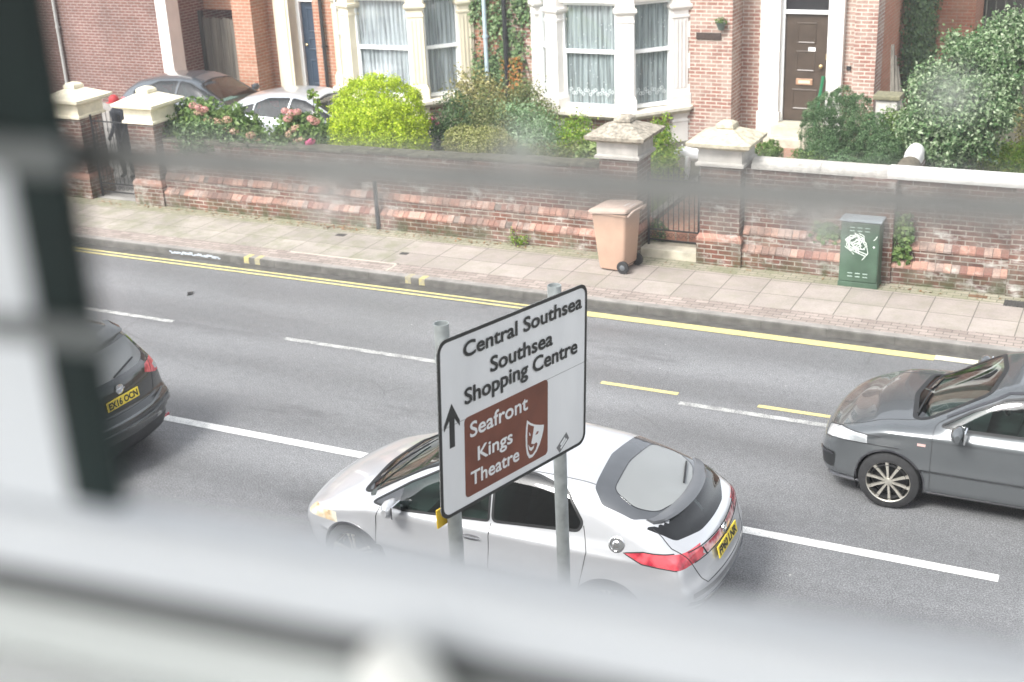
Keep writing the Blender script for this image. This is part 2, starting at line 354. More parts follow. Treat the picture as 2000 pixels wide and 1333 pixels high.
# kerb dabs of yellow paint
for x in (-13.39, -13.17, -10.27, -10.02):
    o = MB().box(x-.05, x+.05, 16.775, 16.95, .02, .1225).build('kerb_paint_dab', worn('yellow_dab', (.68, .56, .14), (.25, .24, .22), .9)); st(o)
# painted scrawl on the kerb face
mb = MB(); r_ = random.Random(8); x = -15.02
while x < -13.95:
    w = r_.uniform(.03, .09); z = r_.uniform(.03, .06)
    mb.box(x, x+w, 16.772, 16.78, z, z+r_.uniform(.012, .045)); x += w*.8
st(mb.build('kerb_scrawl', simple('pale_scrawl', (.55, .6, .66), .8, .2)))
# gardens behind the wall
st(MB().box(-15.9, -4.3, 19.35, 40, -.05, .45).build('garden_soil_bed', m_soil))
st(MB().box(-4.3, 12, 19.35, 40, -.05, .50).build('neighbour_garden_soil', m_soil))
st(MB().box(-45, -15.9, 19.0, 40, -.05, .125).build('driveway', m_drive))
st(MB().box(-7.4, -7.25, 19.4, 26, .3, .52, .01).build('path_edging', m_bwall))
st(MB().box(-7.22, -6.1, 19.3, 25.45, .3, .458).build('garden_path', m_path))
st(MB().box(-9.8, -7.42, 19.4, 22.3, .3, .47).build('lawn', m_grass))
st(MB().box(-3.1, 3.0, 22.2, 26.0, .3, .54).build('gravel_bed', m_grav))
st(MB().box(-1.9, -.2, 26.0, 36, .3, .60).build('slab_path', m_step))
st(MB().box(-3.9, -3.45, 20.5, 30, .3, .52).build('side_path', m_drive))

# ------------------------------------------------------------ piers and garden walls
def pier(label, x0, x1, y0, capmat, neckmat, lichen, depth=.62, zt=1.70, num=None):
    t = empty('gate_pier', label, 'gate pier', ((x0+x1)/2, y0+depth/2, .1), group='capped brick gate piers')
    t.location = (0, 0, 0); cx, cy = (x0+x1)/2, y0+depth/2; hw = (x1-x0)/2
    MB().box(x0, x1, y0, y0+depth, .6, zt, .008).build('shaft', m_bwall, t)
    MB().box(x0-.04, x1+.04, y0-.04, y0+depth+.02, .05, .50).build('plinth', m_bwall, t)
    MB().rings([[(cx+a*(hw+d), cy+b*(depth/2+d), z) for a, b in ((-1,-1),(1,-1),(1,1),(-1,1))] for d, z in ((.045, .50), (.045, .55), (.0, .62))]).build('ledge', m_orange, t)
    h = hw
    MB().sq(cx, cy, [(h+.06, zt), (h+.06, zt+.04), (h+.025, zt+.065), (h+.025, zt+.25), (h+.06, zt+.28)]).build('neck', neckmat, t)
    cp = MB().sq(cx, cy, [(h+.08, zt+.275), (h+.17, zt+.32), (h+.18, zt+.375), (h+.14, zt+.39), (.13, zt+.53)])
    cp.sq(cx, cy, [(.12, zt+.525), (.14, zt+.55), (.13, zt+.60), (.08, zt+.635), (.02, zt+.65)])
    c = cp.build('cap', capmat, t)
    return t
pier('cream capped pier beside the driveway gate, on its far side', -19.32, -18.68, 18.9, m_capc, m_capc, 0)
pier('cream capped pier between driveway gate and the flowering wall', -17.50, -16.88, 18.9, m_capc, m_capc, 0)
p3 = pier('grey mossy capped pier behind the brown wheelie bin', -7.86, -7.22, 18.9, m_capst, m_capw, 1)
p4 = pier('grey capped pier beside the iron gate, nearer the cabinet', -6.19, -5.55, 18.9, m_cap4, m_capw, 1)
text('house_number', '3', .12, simple('brass_digit', (.25, .2, .1), .4, .2, metallic=.8) if False else m_black, Matrix.Translation((-7.6, 18.874, 1.79)) @ Matrix.Rotation(R(90), 4, 'X'), p3, .002)
def gwall(label, x0, x1, za, zb, copemat=None, ledges=True, y=18.9, cope_split=None):
    t = empty('garden_wall', label, 'wall', (0, 0, 0), group='brick garden walls along the pavement')
    prof = lambda z: [(y, .05), (y, .37), (y+.02, .37), (y+.09, .47), (y+.09, .64), (y+.10, .64), (y+.16, .76), (y+.16, z), (y+.42, z), (y+.42, .05)]
    a, b = prof(za), prof(zb)
    body = MB().rings([[(x0, u, v) for u, v in a], [(x1, u, v) for u, v in b]]); body.build('wall_body', m_bwall, t)
    rr = random.Random(int(x0*10))
    for (ya, z0, yb, z1) in ((y-.012, .365, y+.085, .475), (y+.075, .635, y+.155, .755)):
        mb = MB(); x = x0+.01
        while x < x1-.03:
            w = min(rr.uniform(.105, .118), x1-.01-x); dy, dz = rr.uniform(-.006, .008), rr.uniform(-.006, .004)
            if rr.random() > .035: mb.prism([(ya+dy, z0), (ya+dy, z0+.03+dz), (yb, z1+dz), (yb+.02, z1-.02), (yb, z0)], 'x', x+rr.uniform(.002, .005), x+w-rr.uniform(.002, .005))
            x += w
        mb.build('sloped_brick_course', m_ledge, t)
        MB().prism([(ya+.012, z0), (ya+.012, z0+.02), (yb, z1-.012), (yb, z0)], 'x', x0+.01, x1-.01).build('mortar_bed', m_bed, t)
    return t
w1 = gwall('long stepped brick wall with orange ledges below the hydrangeas', -16.84, -7.90, 1.34, 1.50)
mb = MB(); r_ = random.Random(5); x = -16.84
while x < -7.9:
    w = min(r_.uniform(.4, .9), -7.9-x); f = (x+16.84)/8.94; z = 1.34+.16*f
    mb.box(x+.003, x+w-.003, 19.03+r_.uniform(-.01, .01), 19.36, z-.01, z+.05+r_.uniform(-.008, .008), .01); x += w
mb.build('coping', m_coped, w1)
MB().box(-12.11, -12.05, 18.86, 18.90, .12, 1.0).build('drain_strip', m_black, w1)
w2 = gwall('stepped brick wall behind the green cabinet, with pale and white coping', -5.53, 6.0, 1.66, 1.66)
def halfround(x0, x1, zc, mat, name, par, r=.2):
    pl = [(19.21 + r*math.cos(a), zc + .11*math.sin(a)) for a in [math.pi*k/10 for k in range(11)]] + [(19.21-r, zc-.04), (19.21+r, zc-.04)]
    return MB().prism(pl, 'x', x0, x1).build(name, mat, par)
halfround(-5.42, -4.38, 1.70, m_cope, 'coping', w2); halfround(-4.375, -3.40, 1.70, m_cope, 'coping', w2)
for a, b in ((-3.395, -1.2), (-1.195, 1.0), (1.005, 3.5), (3.505, 6.)): halfround(a, b, 1.71, m_copew, 'coping', w2, .22)
for a in (-3.86, -1.62, 1.3): MB().box(a, a+.62, 18.86, 19.08, .05, 1.66, .004).build('buttress', m_bwall, w2)
w3 = gwall('brick wall beyond the driveway gate', -30, -19.36, 1.34, 1.34); MB().box(-30, -19.36, 19.03, 19.36, 1.33, 1.39).build('coping', m_coped, w3)
# dividing wall with rounded top running back from the street wall
t = empty('dividing_wall', 'low dividing wall with round mossy coping and white painted end', 'wall', (0, 0, 0))
MB().box(-3.50, -3.20, 19.44, 21.1, .4, 1.46).build('wall_body', m_bwall, t)
rg = []
for yy in np.linspace(19.43, 20.6, 8): rg.append([(-3.35 + .17*math.cos(a), yy, 1.47 + .15*math.sin(a)) for a in [math.pi*k/10 for k in range(11)]] + [(-3.52, yy, 1.42), (-3.18, yy, 1.42)])
MB().rings(rg).build('coping', simple('mossy_coping', (.14, .12, .085), .9, .6, 12, .9), t, True)
rg = []
for yy, k, z in ((20.6, .82, 1.48), (20.9, .9, 1.56), (21.1, .85, 1.58), (21.2, .6, 1.56)): rg.append([(-3.35 + .155*k*math.cos(a), yy, z + .155*k*math.sin(a)) for a in [math.pi*j/10 for j in range(11)]] + [(-3.35-.155*k, yy, .5), (-3.35+.155*k, yy, .5)])
MB().rings(rg).build('painted_end', m_copew, t, True)

# ------------------------------------------------------------ iron gates
def gate(name, label, x0, x1, y, z0, z1, lace):
    t = empty(name, label, 'gate'); mb = MB()
    for z in (z0+.05, z0+.22, z1-.12): mb.box(x0, x1, y-.008, y+.008, z-.012, z+.012)
    for x in (x0, x1-.03): mb.box(x, x+.03, y-.015, y+.015, z0-.06, z1)
    mb.build('frame', m_black, t); n = 10; mb = MB()
    for k in range(1, n):
        x = x0 + (x1-x0)*k/n; top = z1-.12 + .22*math.sin(math.pi*k/n)
        mb.tube([(x, y, z0+.22), (x, y, top)], .007, 6)
    mb.build('bars', m_black, t); mb = MB()
    def scroll(cx, cz, r, s):
        pts = [(cx + s*r*(1-k/26)*math.cos(k*.42), y, cz + r*(1-k/26)*math.sin(k*.42)) for k in range(22)]; mb.tube(pts, .005, 5)
    for k in range(5):
        cx = x0 + (x1-x0)*(k+.5)/5; scroll(cx-.045, z0+.135, .05, 1); scroll(cx+.045, z0+.135, .05, -1)
    if lace:
        for k in range(6):
            for j in range(7): scroll(x0+(x1-x0)*(k+.5)/6, z0+.32+j*.16, .055, (-1)**(k+j))
    else:
        for k in range(4): scroll(x0+(x1-x0)*(k+1)/5, z0+.72, .05, (-1)**k)
    mb.build('scrollwork', m_black, t)
    return t
gate('iron_gate', 'black iron gate with scrolls between the two grey capped piers', -7.14, -6.27, 19.15, .30, 1.45, False)
gate('iron_gate', 'black lace pattern iron gate between the two cream capped piers', -18.60, -17.56, 19.1, .18, 1.75, True)
tag(MB().box(-7.2, -6.2, 18.93, 19.4, .05, .26, .01).build('gate_step', m_step), 'pale stone step under the black iron gate', 'step')
# ------------------------------------------------------------ house pieces
def curtain_mat(name, c, a):
    s = N(name); p = s.pos(); f = s.noise(p, 28, 3, .6, (1, 1, .03)); s.set(s.ramp(f, [(.32, tuple(x*.45 for x in c)), (.5, tuple(x*.85 for x in c)), (.72, c)]), .9)  # dark vertical stripes paint the shade of the folds into the colour
    tr = s.new('BsdfTransparent'); mx = s.new('MixShader'); mx.inputs[0].default_value = a
    s.link(s.ramp(f, [(.3, a-.25), (.6, a)]), mx.inputs[0]); s.link(tr.outputs[0], mx.inputs[1]); s.link(s.b.outputs[0], mx.inputs[2]); s.link(mx.outputs[0], s.o.inputs[0]); return s.m
m_net = curtain_mat('net_curtain', (.50, .545, .57), .97)

m_lace = curtain_mat('lace_curtain', (.46, .52, .53), .88)
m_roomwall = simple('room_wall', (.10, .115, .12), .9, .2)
def window(F, w, z0, z1, zt, par, curt=True, lace=False, setback=.08, fmat=None):
    """sash window in frame F (x along, +y into the house)."""
    fm = fmat or m_upvc; y = setback; b = .06
    mb = MB(F); mb.box(0, b, y, y+.07, z0, z1); mb.box(w-b, w, y, y+.07, z0, z1); mb.box(b, w-b, y, y+.07, z1-b, z1); mb.box(b, w-b, y-.02, y+.07, z0, z0+.07); mb.box(b, w-b, y-.012, y+.07, zt-.035, zt+.035)
    mb.box(b, b+.025, y+.02, y+.055, z0+.07, zt-.035); mb.box(w-b-.025, w-b, y+.02, y+.055, z0+.07, zt-.035)
    wn = mb.build('window', fm, par)
    MB(F).add([(b, y+.038, z0+.06), (w-b, y+.038, z0+.06), (w-b, y+.038, z1-b+.01), (b, y+.038, z1-b+.01)], [(0, 1, 2, 3)]).build('pane', m_pane, wn, fixn=False)
    if curt:
        n = max(12, int(w*90)); vs = []; fs = []; rr = random.Random(int(w*997+z0*31)); ph = 0; L = []
        for i in range(n+1):
            ph += rr.uniform(.35, .8); x = b+(w-2*b)*i/n; L.append((x, y+.085+.018*math.sin(ph)+.006*math.sin(i*.37)))
        zs = [z0+.05, z1-b-.01]
        for z in zs:
            for x, yy in L: vs.append((x, yy, z))
        for i in range(n): fs.append((i, i+1, n+2+i, n+1+i))
        c = MB(F); c.add(vs, fs); c.build('curtain', m_lace if lace else m_net, wn, True, False)
        if lace:
            c = MB(F); r2 = random.Random(4)
            for i in range(int(w*16)):
                cx = b+.04+(w-2*b-.08)*i/int(w*16); cz = z0+.30+.05*math.sin(i*1.9)
                for k in range(5):
                    a = k*1.257; c.box(cx+.028*math.cos(a)-.011, cx+.028*math.cos(a)+.011, y+.060, y+.062, cz+.028*math.sin(a)-.011, cz+.028*math.sin(a)+.011)
            for i in range(int(w*30)):
                cx = b+.03+(w-2*b-.06)*r2.random(); cz = z0+.12+r2.random()*(z1-z0-.3); c.box(cx-.007, cx+.007, y+.060, y+.062, cz-.009, cz+.009)
            c.build('lace_pattern', simple('lace_thread', (.8, .84, .85), .9, .05) if 'lace_thread' not in MATS else MATS['lace_thread'], wn)
    return wn
MATS['lace_thread'] = simple('lace_thread_', (.8, .84, .85), .9, .05)
def column(par, x, y, ang, z0, z1, mat, h=.165):
    mb = MB()
    mb.sq(x, y, [(h+.05, z0), (h+.05, z0+.20), (h+.03, z0+.25), (h, z0+.31), (h, z1-.50), (h+.02, z1-.485), (h+.02, z1-.45), (h+.0, z1-.44), (h, z1-.36), (h+.03, z1-.33), (h+.065, z1-.29), (h+.065, z1-.24), (h+.02, z1-.22), (h+.01, z1)], ang, .8)
    # shallow flutes down the shaft
    c, s_ = math.cos(ang), math.sin(ang)
    for k in (-.5, 0, .5):
        cx, cy = x + c*h*k + s_*(h*.8+.004), y + s_*h*k - c*(h*.8+.004)
        mb.sq(cx, cy, [(.014, z0+.36), (.014, z1-.54)], ang, .5)
    return mb.build('column', mat, par)
def bay(par, pts, z0, z1, zt, mat, lace, ground=True):
    """pts: four plan points left to right: wall, corner, corner, wall."""
    angs = [math.atan2(pts[i+1][1]-pts[i][1], pts[i+1][0]-pts[i][0]) for i in range(3)]
    ca = [angs[0], (angs[0]+angs[1])/2, (angs[1]+angs[2])/2, angs[2]]
    for (x, y), a in zip(pts, ca): column(par, x, y, a, z0, z1+.12, mat)
    for i in range(3):
        P, Q = pts[i], pts[i+1]; L = math.hypot(Q[0]-P[0], Q[1]-P[1]); a = angs[i]
        F = (P[0]+math.cos(a)*.14, P[1]+math.sin(a)*.14, a); window(F, L-.28, z0+.02, z1, zt, par, lace=lace, setback=-.03)
    def loop(d, z): # offset outline
        o = [(pts[0][0]-d*1.1, pts[0][1]+.3), (pts[0][0]-d*.9, pts[0][1]-d*.2), (pts[1][0]-d*.45, pts[1][1]-d), (pts[2][0]+d*.45, pts[2][1]-d), (pts[3][0]+d*.9, pts[3][1]-d*.2), (pts[3][0]+d*1.1, pts[3][1]+.3)]
        return [(x, y, z) for x, y in o]
    MB().rings([loop(.24, z0-.16), (loop(.30, z0-.10)), loop(.33, z0-.09), loop(.33, z0-.03), loop(.24, z0)]).build('bay_sill', m_sill if ground else mat, par)
    MB().rings([loop(.12, z1), loop(.12, z1+.12), loop(.2, z1+.16), loop(.28, z1+.30), loop(.28, z1+.36)]).build('bay_cornice', mat, par)
    if ground:
        MB().rings([loop(.03, .3), loop(.03, z0-.42)]).build('bay_plinth', mat, par)
        MB().rings([loop(.01, z0-.42), loop(.01, z0-.16)]).build('bay_brick_band', m_b2, par)
        for q in (1, 2, 3):
            x, y = pts[q]; MB().sq(x, y, [(.17, .3), (.17, z0-.36), (.19, z0-.33), (.15, z0-.28), (.20, z0-.17)], ca[q], .8).build('bay_bracket', mat, par)
    # dark room behind
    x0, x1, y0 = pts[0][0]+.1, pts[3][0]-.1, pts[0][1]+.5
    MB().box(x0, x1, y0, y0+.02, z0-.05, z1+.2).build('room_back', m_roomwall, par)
def panel_door(par, x0, x1, y, z0, z1, col, name='door'):
    m = simple(name+'_paint', col, .35, .2, 5); d = MB().box(x0, x1, y, y+.05, z0, z1).build(name, m, par); w = x1-x0; h = z1-z0; mb = MB()
    for a, b, c, e in ((.14, .44, .08, .36), (.56, .86, .08, .36), (.14, .44, .46, .60), (.56, .86, .46, .60), (.14, .44, .66, .93), (.56, .86, .66, .93)) if name == 'blue_door' else ((.2, .8, .10, .30), (.27, .73, .72, .92), (.27, .73, .46, .66)):
        xa, xb, za, zb = x0+a*w, x0+b*w, z0+c*h, z0+e*h
        for q in (MB(),):
            q.rings([[(xa, y+.001, za), (xb, y+.001, za), (xb, y+.001, zb), (xa, y+.001, zb)], [(xa+.015, y-.012, za+.015), (xb-.015, y-.012, za+.015), (xb-.015, y-.012, zb-.015), (xa+.015, y-.012, zb-.015)], [(xa+.03, y-.012, za+.03), (xb-.03, y-.012, za+.03), (xb-.03, y-.012, zb-.03), (xa+.03, y-.012, zb-.03)], [(xa+.045, y-.002, za+.045), (xb-.045, y-.002, za+.045), (xb-.045, y-.002, zb-.045), (xa+.045, y-.002, zb-.045)]]).build('door_panel', m, d)
    return d
m_brass = simple('brass', (.55, .42, .22), .35, .2, 9, Metallic=.9)
m_copper = simple('letterbox_copper', (.55, .33, .22), .45, .2, 9, Metallic=.5)
def upstairs(par, x0, x1, y, mat): pass

# right-hand house -----------------------------------------------------------
H2 = empty('brick_house', 'red brick house with white stone bay window and brown front door', 'house')
BAY2 = [(-11.80, 25.25), (-11.04, 24.42), (-9.56, 24.42), (-8.76, 25.25)]
mb = MB(); mb.box(-8.74, -7.66, 25.3, 26.6, .3, 6.8); mb.box(-12.7, -11.82, 25.3, 26.6, .3, 6.8); mb.box(-11.82, -8.74, 25.3, 26.6, 3.65, 4.2); mb.box(-11.82, -8.74, 25.8, 26.6, 4.2, 6.8)
mb.box(-7.66, -7.24, 26.0, 26.6, .3, 6.8); mb.box(-5.64, -5.0, 26.0, 26.6, .3, 6.8); mb.box(-7.24, -5.64, 26.0, 26.6, 3.9, 6.8); mb.build('front_wall', m_b2, H2)
MB().box(-5.42, -4.99, 25.9, 26.0, .3, 6.8).build('corner_pilaster', m_b2, H2)
MB().box(-5.3, -5.0, 26.6, 35, .3, 6.8).build('side_wall', m_b2s, H2)
MB().box(-12.7, -5.3, 34.7, 35, .3, 6.8).build('rear_wall', m_b2, H2)
bay(H2, BAY2, 1.20, 3.30, 2.34, m_white, True); bay(H2, BAY2, 4.5, 6.3, 5.4, m_white, True, False)
MB().rings([[(-12.9, 24.0, 6.8), (-4.8, 24.0, 6.8), (-4.8, 35.2, 6.8), (-12.9, 35.2, 6.8)], [(-12.9, 29.6, 8.4), (-4.8, 29.6, 8.4), (-4.8, 29.7, 8.4), (-12.9, 29.7, 8.4)]]).build('roof', m_slate, H2)
for x0, x1, nm in ((-7.26, -6.86, 'pilaster'), (-5.90, -5.62, 'pilaster')):
    cx = (x0+x1)/2; hw = (x1-x0)/2
    MB().box(x0, x1, 25.86, 26.1, 1.0, 3.6, .01).box(x0+.05, x1-.05, 25.845, 25.9, 1.15, 3.5, .006).box(x0-.03, x1+.03, 25.82, 26.1, .45, 1.0, .01).build(nm, m_white, H2)
MB().box(-7.3, -5.55, 25.84, 26.1, 3.6, 3.9, .02).build('door_entablature', m_white, H2)
mb = MB(); mb.box(-6.86, -6.80, 25.98, 26.1, .8, 3.6); mb.box(-5.95, -5.90, 25.98, 26.1, .8, 3.6); mb.box(-6.80, -5.95, 25.98, 26.1, 2.93, 3.0); mb.build('door_frame', m_upvc, H2)
MB().box(-6.80, -5.95, 26.05, 26.06, 3.0, 3.6).build('fanlight', simple('dark_fanlight', (.03, .03, .032), .08, .1), H2)
d = panel_door(H2, -6.80, -5.95, 26.04, .82, 2.93, (.075, .055, .042))
mb = MB(); mb.box(-6.55, -6.22, 26.012, 26.04, 1.54, 1.66, .004).build('letter_box', m_copper, d)
MB().box(-6.50, -6.27, 26.006, 26.012, 1.57, 1.63).build('letter_flap', simple('flap', (.7, .6, .45), .4, .1), d)
MB().lathe((-6.06, 26.03, 1.92), [(.0, 0), (.022, .0), (.022, .03), (.04, .04), (.04, .06), (.0, .075)], 16, 'y').build('door_knob', m_brass, d)
MB().box(-6.33, -6.19, 26.034, 26.038, 2.20, 2.28).build('door_notice', m_upvc, d)
MB().box(-5.985, -5.965, 26.02, 26.04, 2.05, 2.16).build('door_lock', m_brass, d)
mb = MB(); mb.box(-6.9, -5.85, 25.5, 26.1, .4, .80, .01).box(-6.95, -5.8, 25.15, 25.5, .4, .62, .01).build('doorstep', m_step, H2)
MB().box(-5.55, -5.47, 25.96, 26.0, 1.88, 1.95).build('doorbell', m_black, H2)
for z in np.arange(1.3, 3.3, .62): MB().box(-8.62, -8.52, 25.285, 25.32, z, z+.30).build('quoin', m_white, H2)
# wall plaque, hanging planter
tag(MB().box(-8.39, -7.88, 25.27, 25.30, 2.50, 2.63, .004).build('wall_plaque', simple('plaque_brown', (.06, .04, .033), .5, .3, 20)), 'dark brown name plaque on the pale brick wall', 'plaque')
t = empty('wall_planter', 'small hanging pot with a green plant beside the plaque', 'planter', (-7.86, 25.2, 2.7))
MB().lathe((0, 0, 0), [(.05, 0), (.09, .12), (.10, .13), (.08, .135), (.0, .12)], 16).build('pot', simple('grey_pot', (.12, .16, .14), .6, .2), t, True)

# left-hand house -------------------------------------------------------------
H1 = empty('brick_house', 'orange brick house with cream stone bay window and blue front door', 'house')
BAY1 = [(-16.72, 25.25), (-15.92, 24.42), (-14.27, 24.42), (-13.56, 25.25)]
mb = MB(); mb.box(-17.45, -16.75, 25.3, 26.6, .05, 6.8); mb.box(-13.54, -12.72, 25.3, 26.6, .05, 6.8); mb.box(-16.75, -13.54, 25.3, 26.6, 3.65, 4.2); mb.box(-16.75, -13.54, 25.8, 26.6, 4.2, 6.8)
mb.box(-18.5, -17.45, 26.0, 26.6, 3.6, 6.8); mb.box(-19.75, -19.2, 25.35, 26.6, .05, 6.8); mb.box(-19.2, -18.9, 26.0, 26.6, .05, 6.8); mb.build('front_wall', m_b1, H1)
MB().box(-19.75, -19.5, 26.6, 35, .05, 6.8).build('side_wall', m_b1, H1)
MB().box(-19.5, -12.72, 34.7, 35, .05, 6.8).build('rear_wall', m_b1, H1)
bay(H1, BAY1, 1.20, 3.30, 2.26, m_cream, False); bay(H1, BAY1, 4.5, 6.3, 5.4, m_cream, False, False)
MB().rings([[(-19.9, 24.0, 6.8), (-12.7, 24.0, 6.8), (-12.7, 35.2, 6.8), (-19.9, 35.2, 6.8)], [(-19.9, 29.6, 8.4), (-12.7, 29.6, 8.4), (-12.7, 29.7, 8.4), (-19.9, 29.7, 8.4)]]).build('roof', m_slate, H1)
MB().box(-18.98, -18.55, 25.9, 26.9, .3, 3.6, .01).box(-18.9, -18.62, 25.88, 25.95, .6, 3.4, .006).build('pilaster', m_cream, H1)
MB().box(-18.55, -18.45, 26.2, 26.35, .7, 3.6).box(-18.45, -17.45, 26.2, 26.35, 2.92, 3.0).build('door_frame', m_upvc, H1)
MB().box(-18.45, -17.45, 26.25, 26.26, 3.0, 3.6).build('fanlight', MATS['dark_fanlight'], H1)
d = panel_door(H1, -18.45, -17.45, 26.28, .8, 2.92, (.035, .055, .085), 'blue_door'); d.name = 'door'
MB().box(-18.12, -17.85, 26.262, 26.28, 1.62, 1.69, .003).build('letter_box', m_brass, d)
MB().lathe((-18.36, 26.27, 1.9), [(.0, 0), (.018, .0), (.03, .03), (.0, .05)], 12, 'y').build('door_knob', m_brass, d)
MB().box(-18.6, -17.4, 25.9, 26.4, .1, .80).build('doorstep', m_step, H1)
def pipe(label, x, y, z0, z1, mat, r=.045):
    mb = MB().tube([(x, y, z0), (x, y, z1)], r, 10)
    for z in np.arange(z0+.4, z1, 1.5): mb.lathe((x, y, z), [(r+.015, 0), (r+.015, .06)], 10).box(x-.07, x+.07, y+.0, y+.05, z+.015, z+.045)
    return tag(mb.build('drainpipe', mat), label, 'drainpipe', 'drainpipes on the house fronts')
pipe('black drainpipe on orange brick beside the blue door', -17.18, 25.22, .15, 7, m_black)
pipe('pale blue drainpipe rising through the ivy', -13.03, 25.18, .5, 7, simple('pale_blue_paint', (.42, .52, .58), .5, .15))
pipe('black drainpipe among the ivy nearer the white bay', -12.56, 25.18, .5, 7, m_black, .05)
pipe('thin white drainpipe against the cream bay column', -16.62, 24.98, .5, 7, m_upvc, .022)

# far left house and side gate --------------------------------------------------
H0 = empty('brick_house', 'dark red brick side building with white corner, behind the parked black car', 'house')
MB().box(-36, -22.95, 26.5, 34, .05, 6.8).build('front_wall', m_b0, H0)
MB().box(-22.95, -22.62, 26.42, 26.9, .05, 6.8).build('white_corner', m_white, H0)
MB().rings([[(-36.2, 26.2, 6.8), (-22.3, 26.2, 6.8), (-22.3, 34.2, 6.8), (-36.2, 34.2, 6.8)], [(-36.2, 30, 8.4), (-22.3, 30, 8.4), (-22.3, 30.1, 8.4), (-36.2, 30.1, 8.4)]]).build('roof', m_slate, H0)
pipe('white drainpipe on the dark red brick wall', -26.35, 26.42, .15, 7, simple('grey_white_pipe', (.6, .6, .58), .5, .1))
t = empty('side_wall', 'brick wall around the tall wooden side gate', 'wall'); mb = MB()
mb.box(-22.95, -19.75, 28.3, 28.6, 2.35, 5.0).box(-21.3, -19.75, 28.3, 28.6, .05, 2.35).build('wall_body', m_b1, t)
t = empty('wooden_gate', 'tall weathered wooden side gate beyond the parked cars', 'gate'); mb = MB()
for k in range(14):
    x = -22.84+k*.108; mb.box(x, x+.1, 28.05+.006*(k % 3), 28.08+.006*(k % 3), .15, 2.18-.02*((k*7) % 3))
mb.build('boards', m_wood, t); MB().box(-22.94, -22.85, 28.0, 28.12, .1, 2.35).box(-21.32, -21.24, 28.0, 28.12, .1, 2.3).box(-22.84, -21.33, 28.085, 28.12, .5, .6).box(-22.84, -21.33, 28.085, 28.12, 1.8, 1.9).build('frame', m_dwood, t)
# right background: fence and outbuilding ---------------------------------------
t = empty('timber_fence', 'dark timber fence behind the large bush', 'fence'); mb = MB()
for k in range(52):
    x = -4.9+k*.205; mb.box(x, x+.19, 33.0+.01*(k % 2), 33.03+.01*(k % 2), .4, 3.3)
mb.build('boards', m_dwood, t); MB().box(-4.95, 6, 32.9, 33.1, 3.3, 3.42).build('top_rail', m_white, t)
t = empty('brick_outhouse', 'low orange brick outhouse beyond the ivy', 'outbuilding')
MB().box(-5.0, -3.9, 31.2, 32.6, .4, 3.6).build('wall', m_b2s, t); MB().box(-5.0, -3.8, 31.1, 32.7, 3.6, 3.7).build('roof', m_slate, t)

# own building: street-side wall with the window the picture is taken through ----
WY0, WY1 = .40, .52
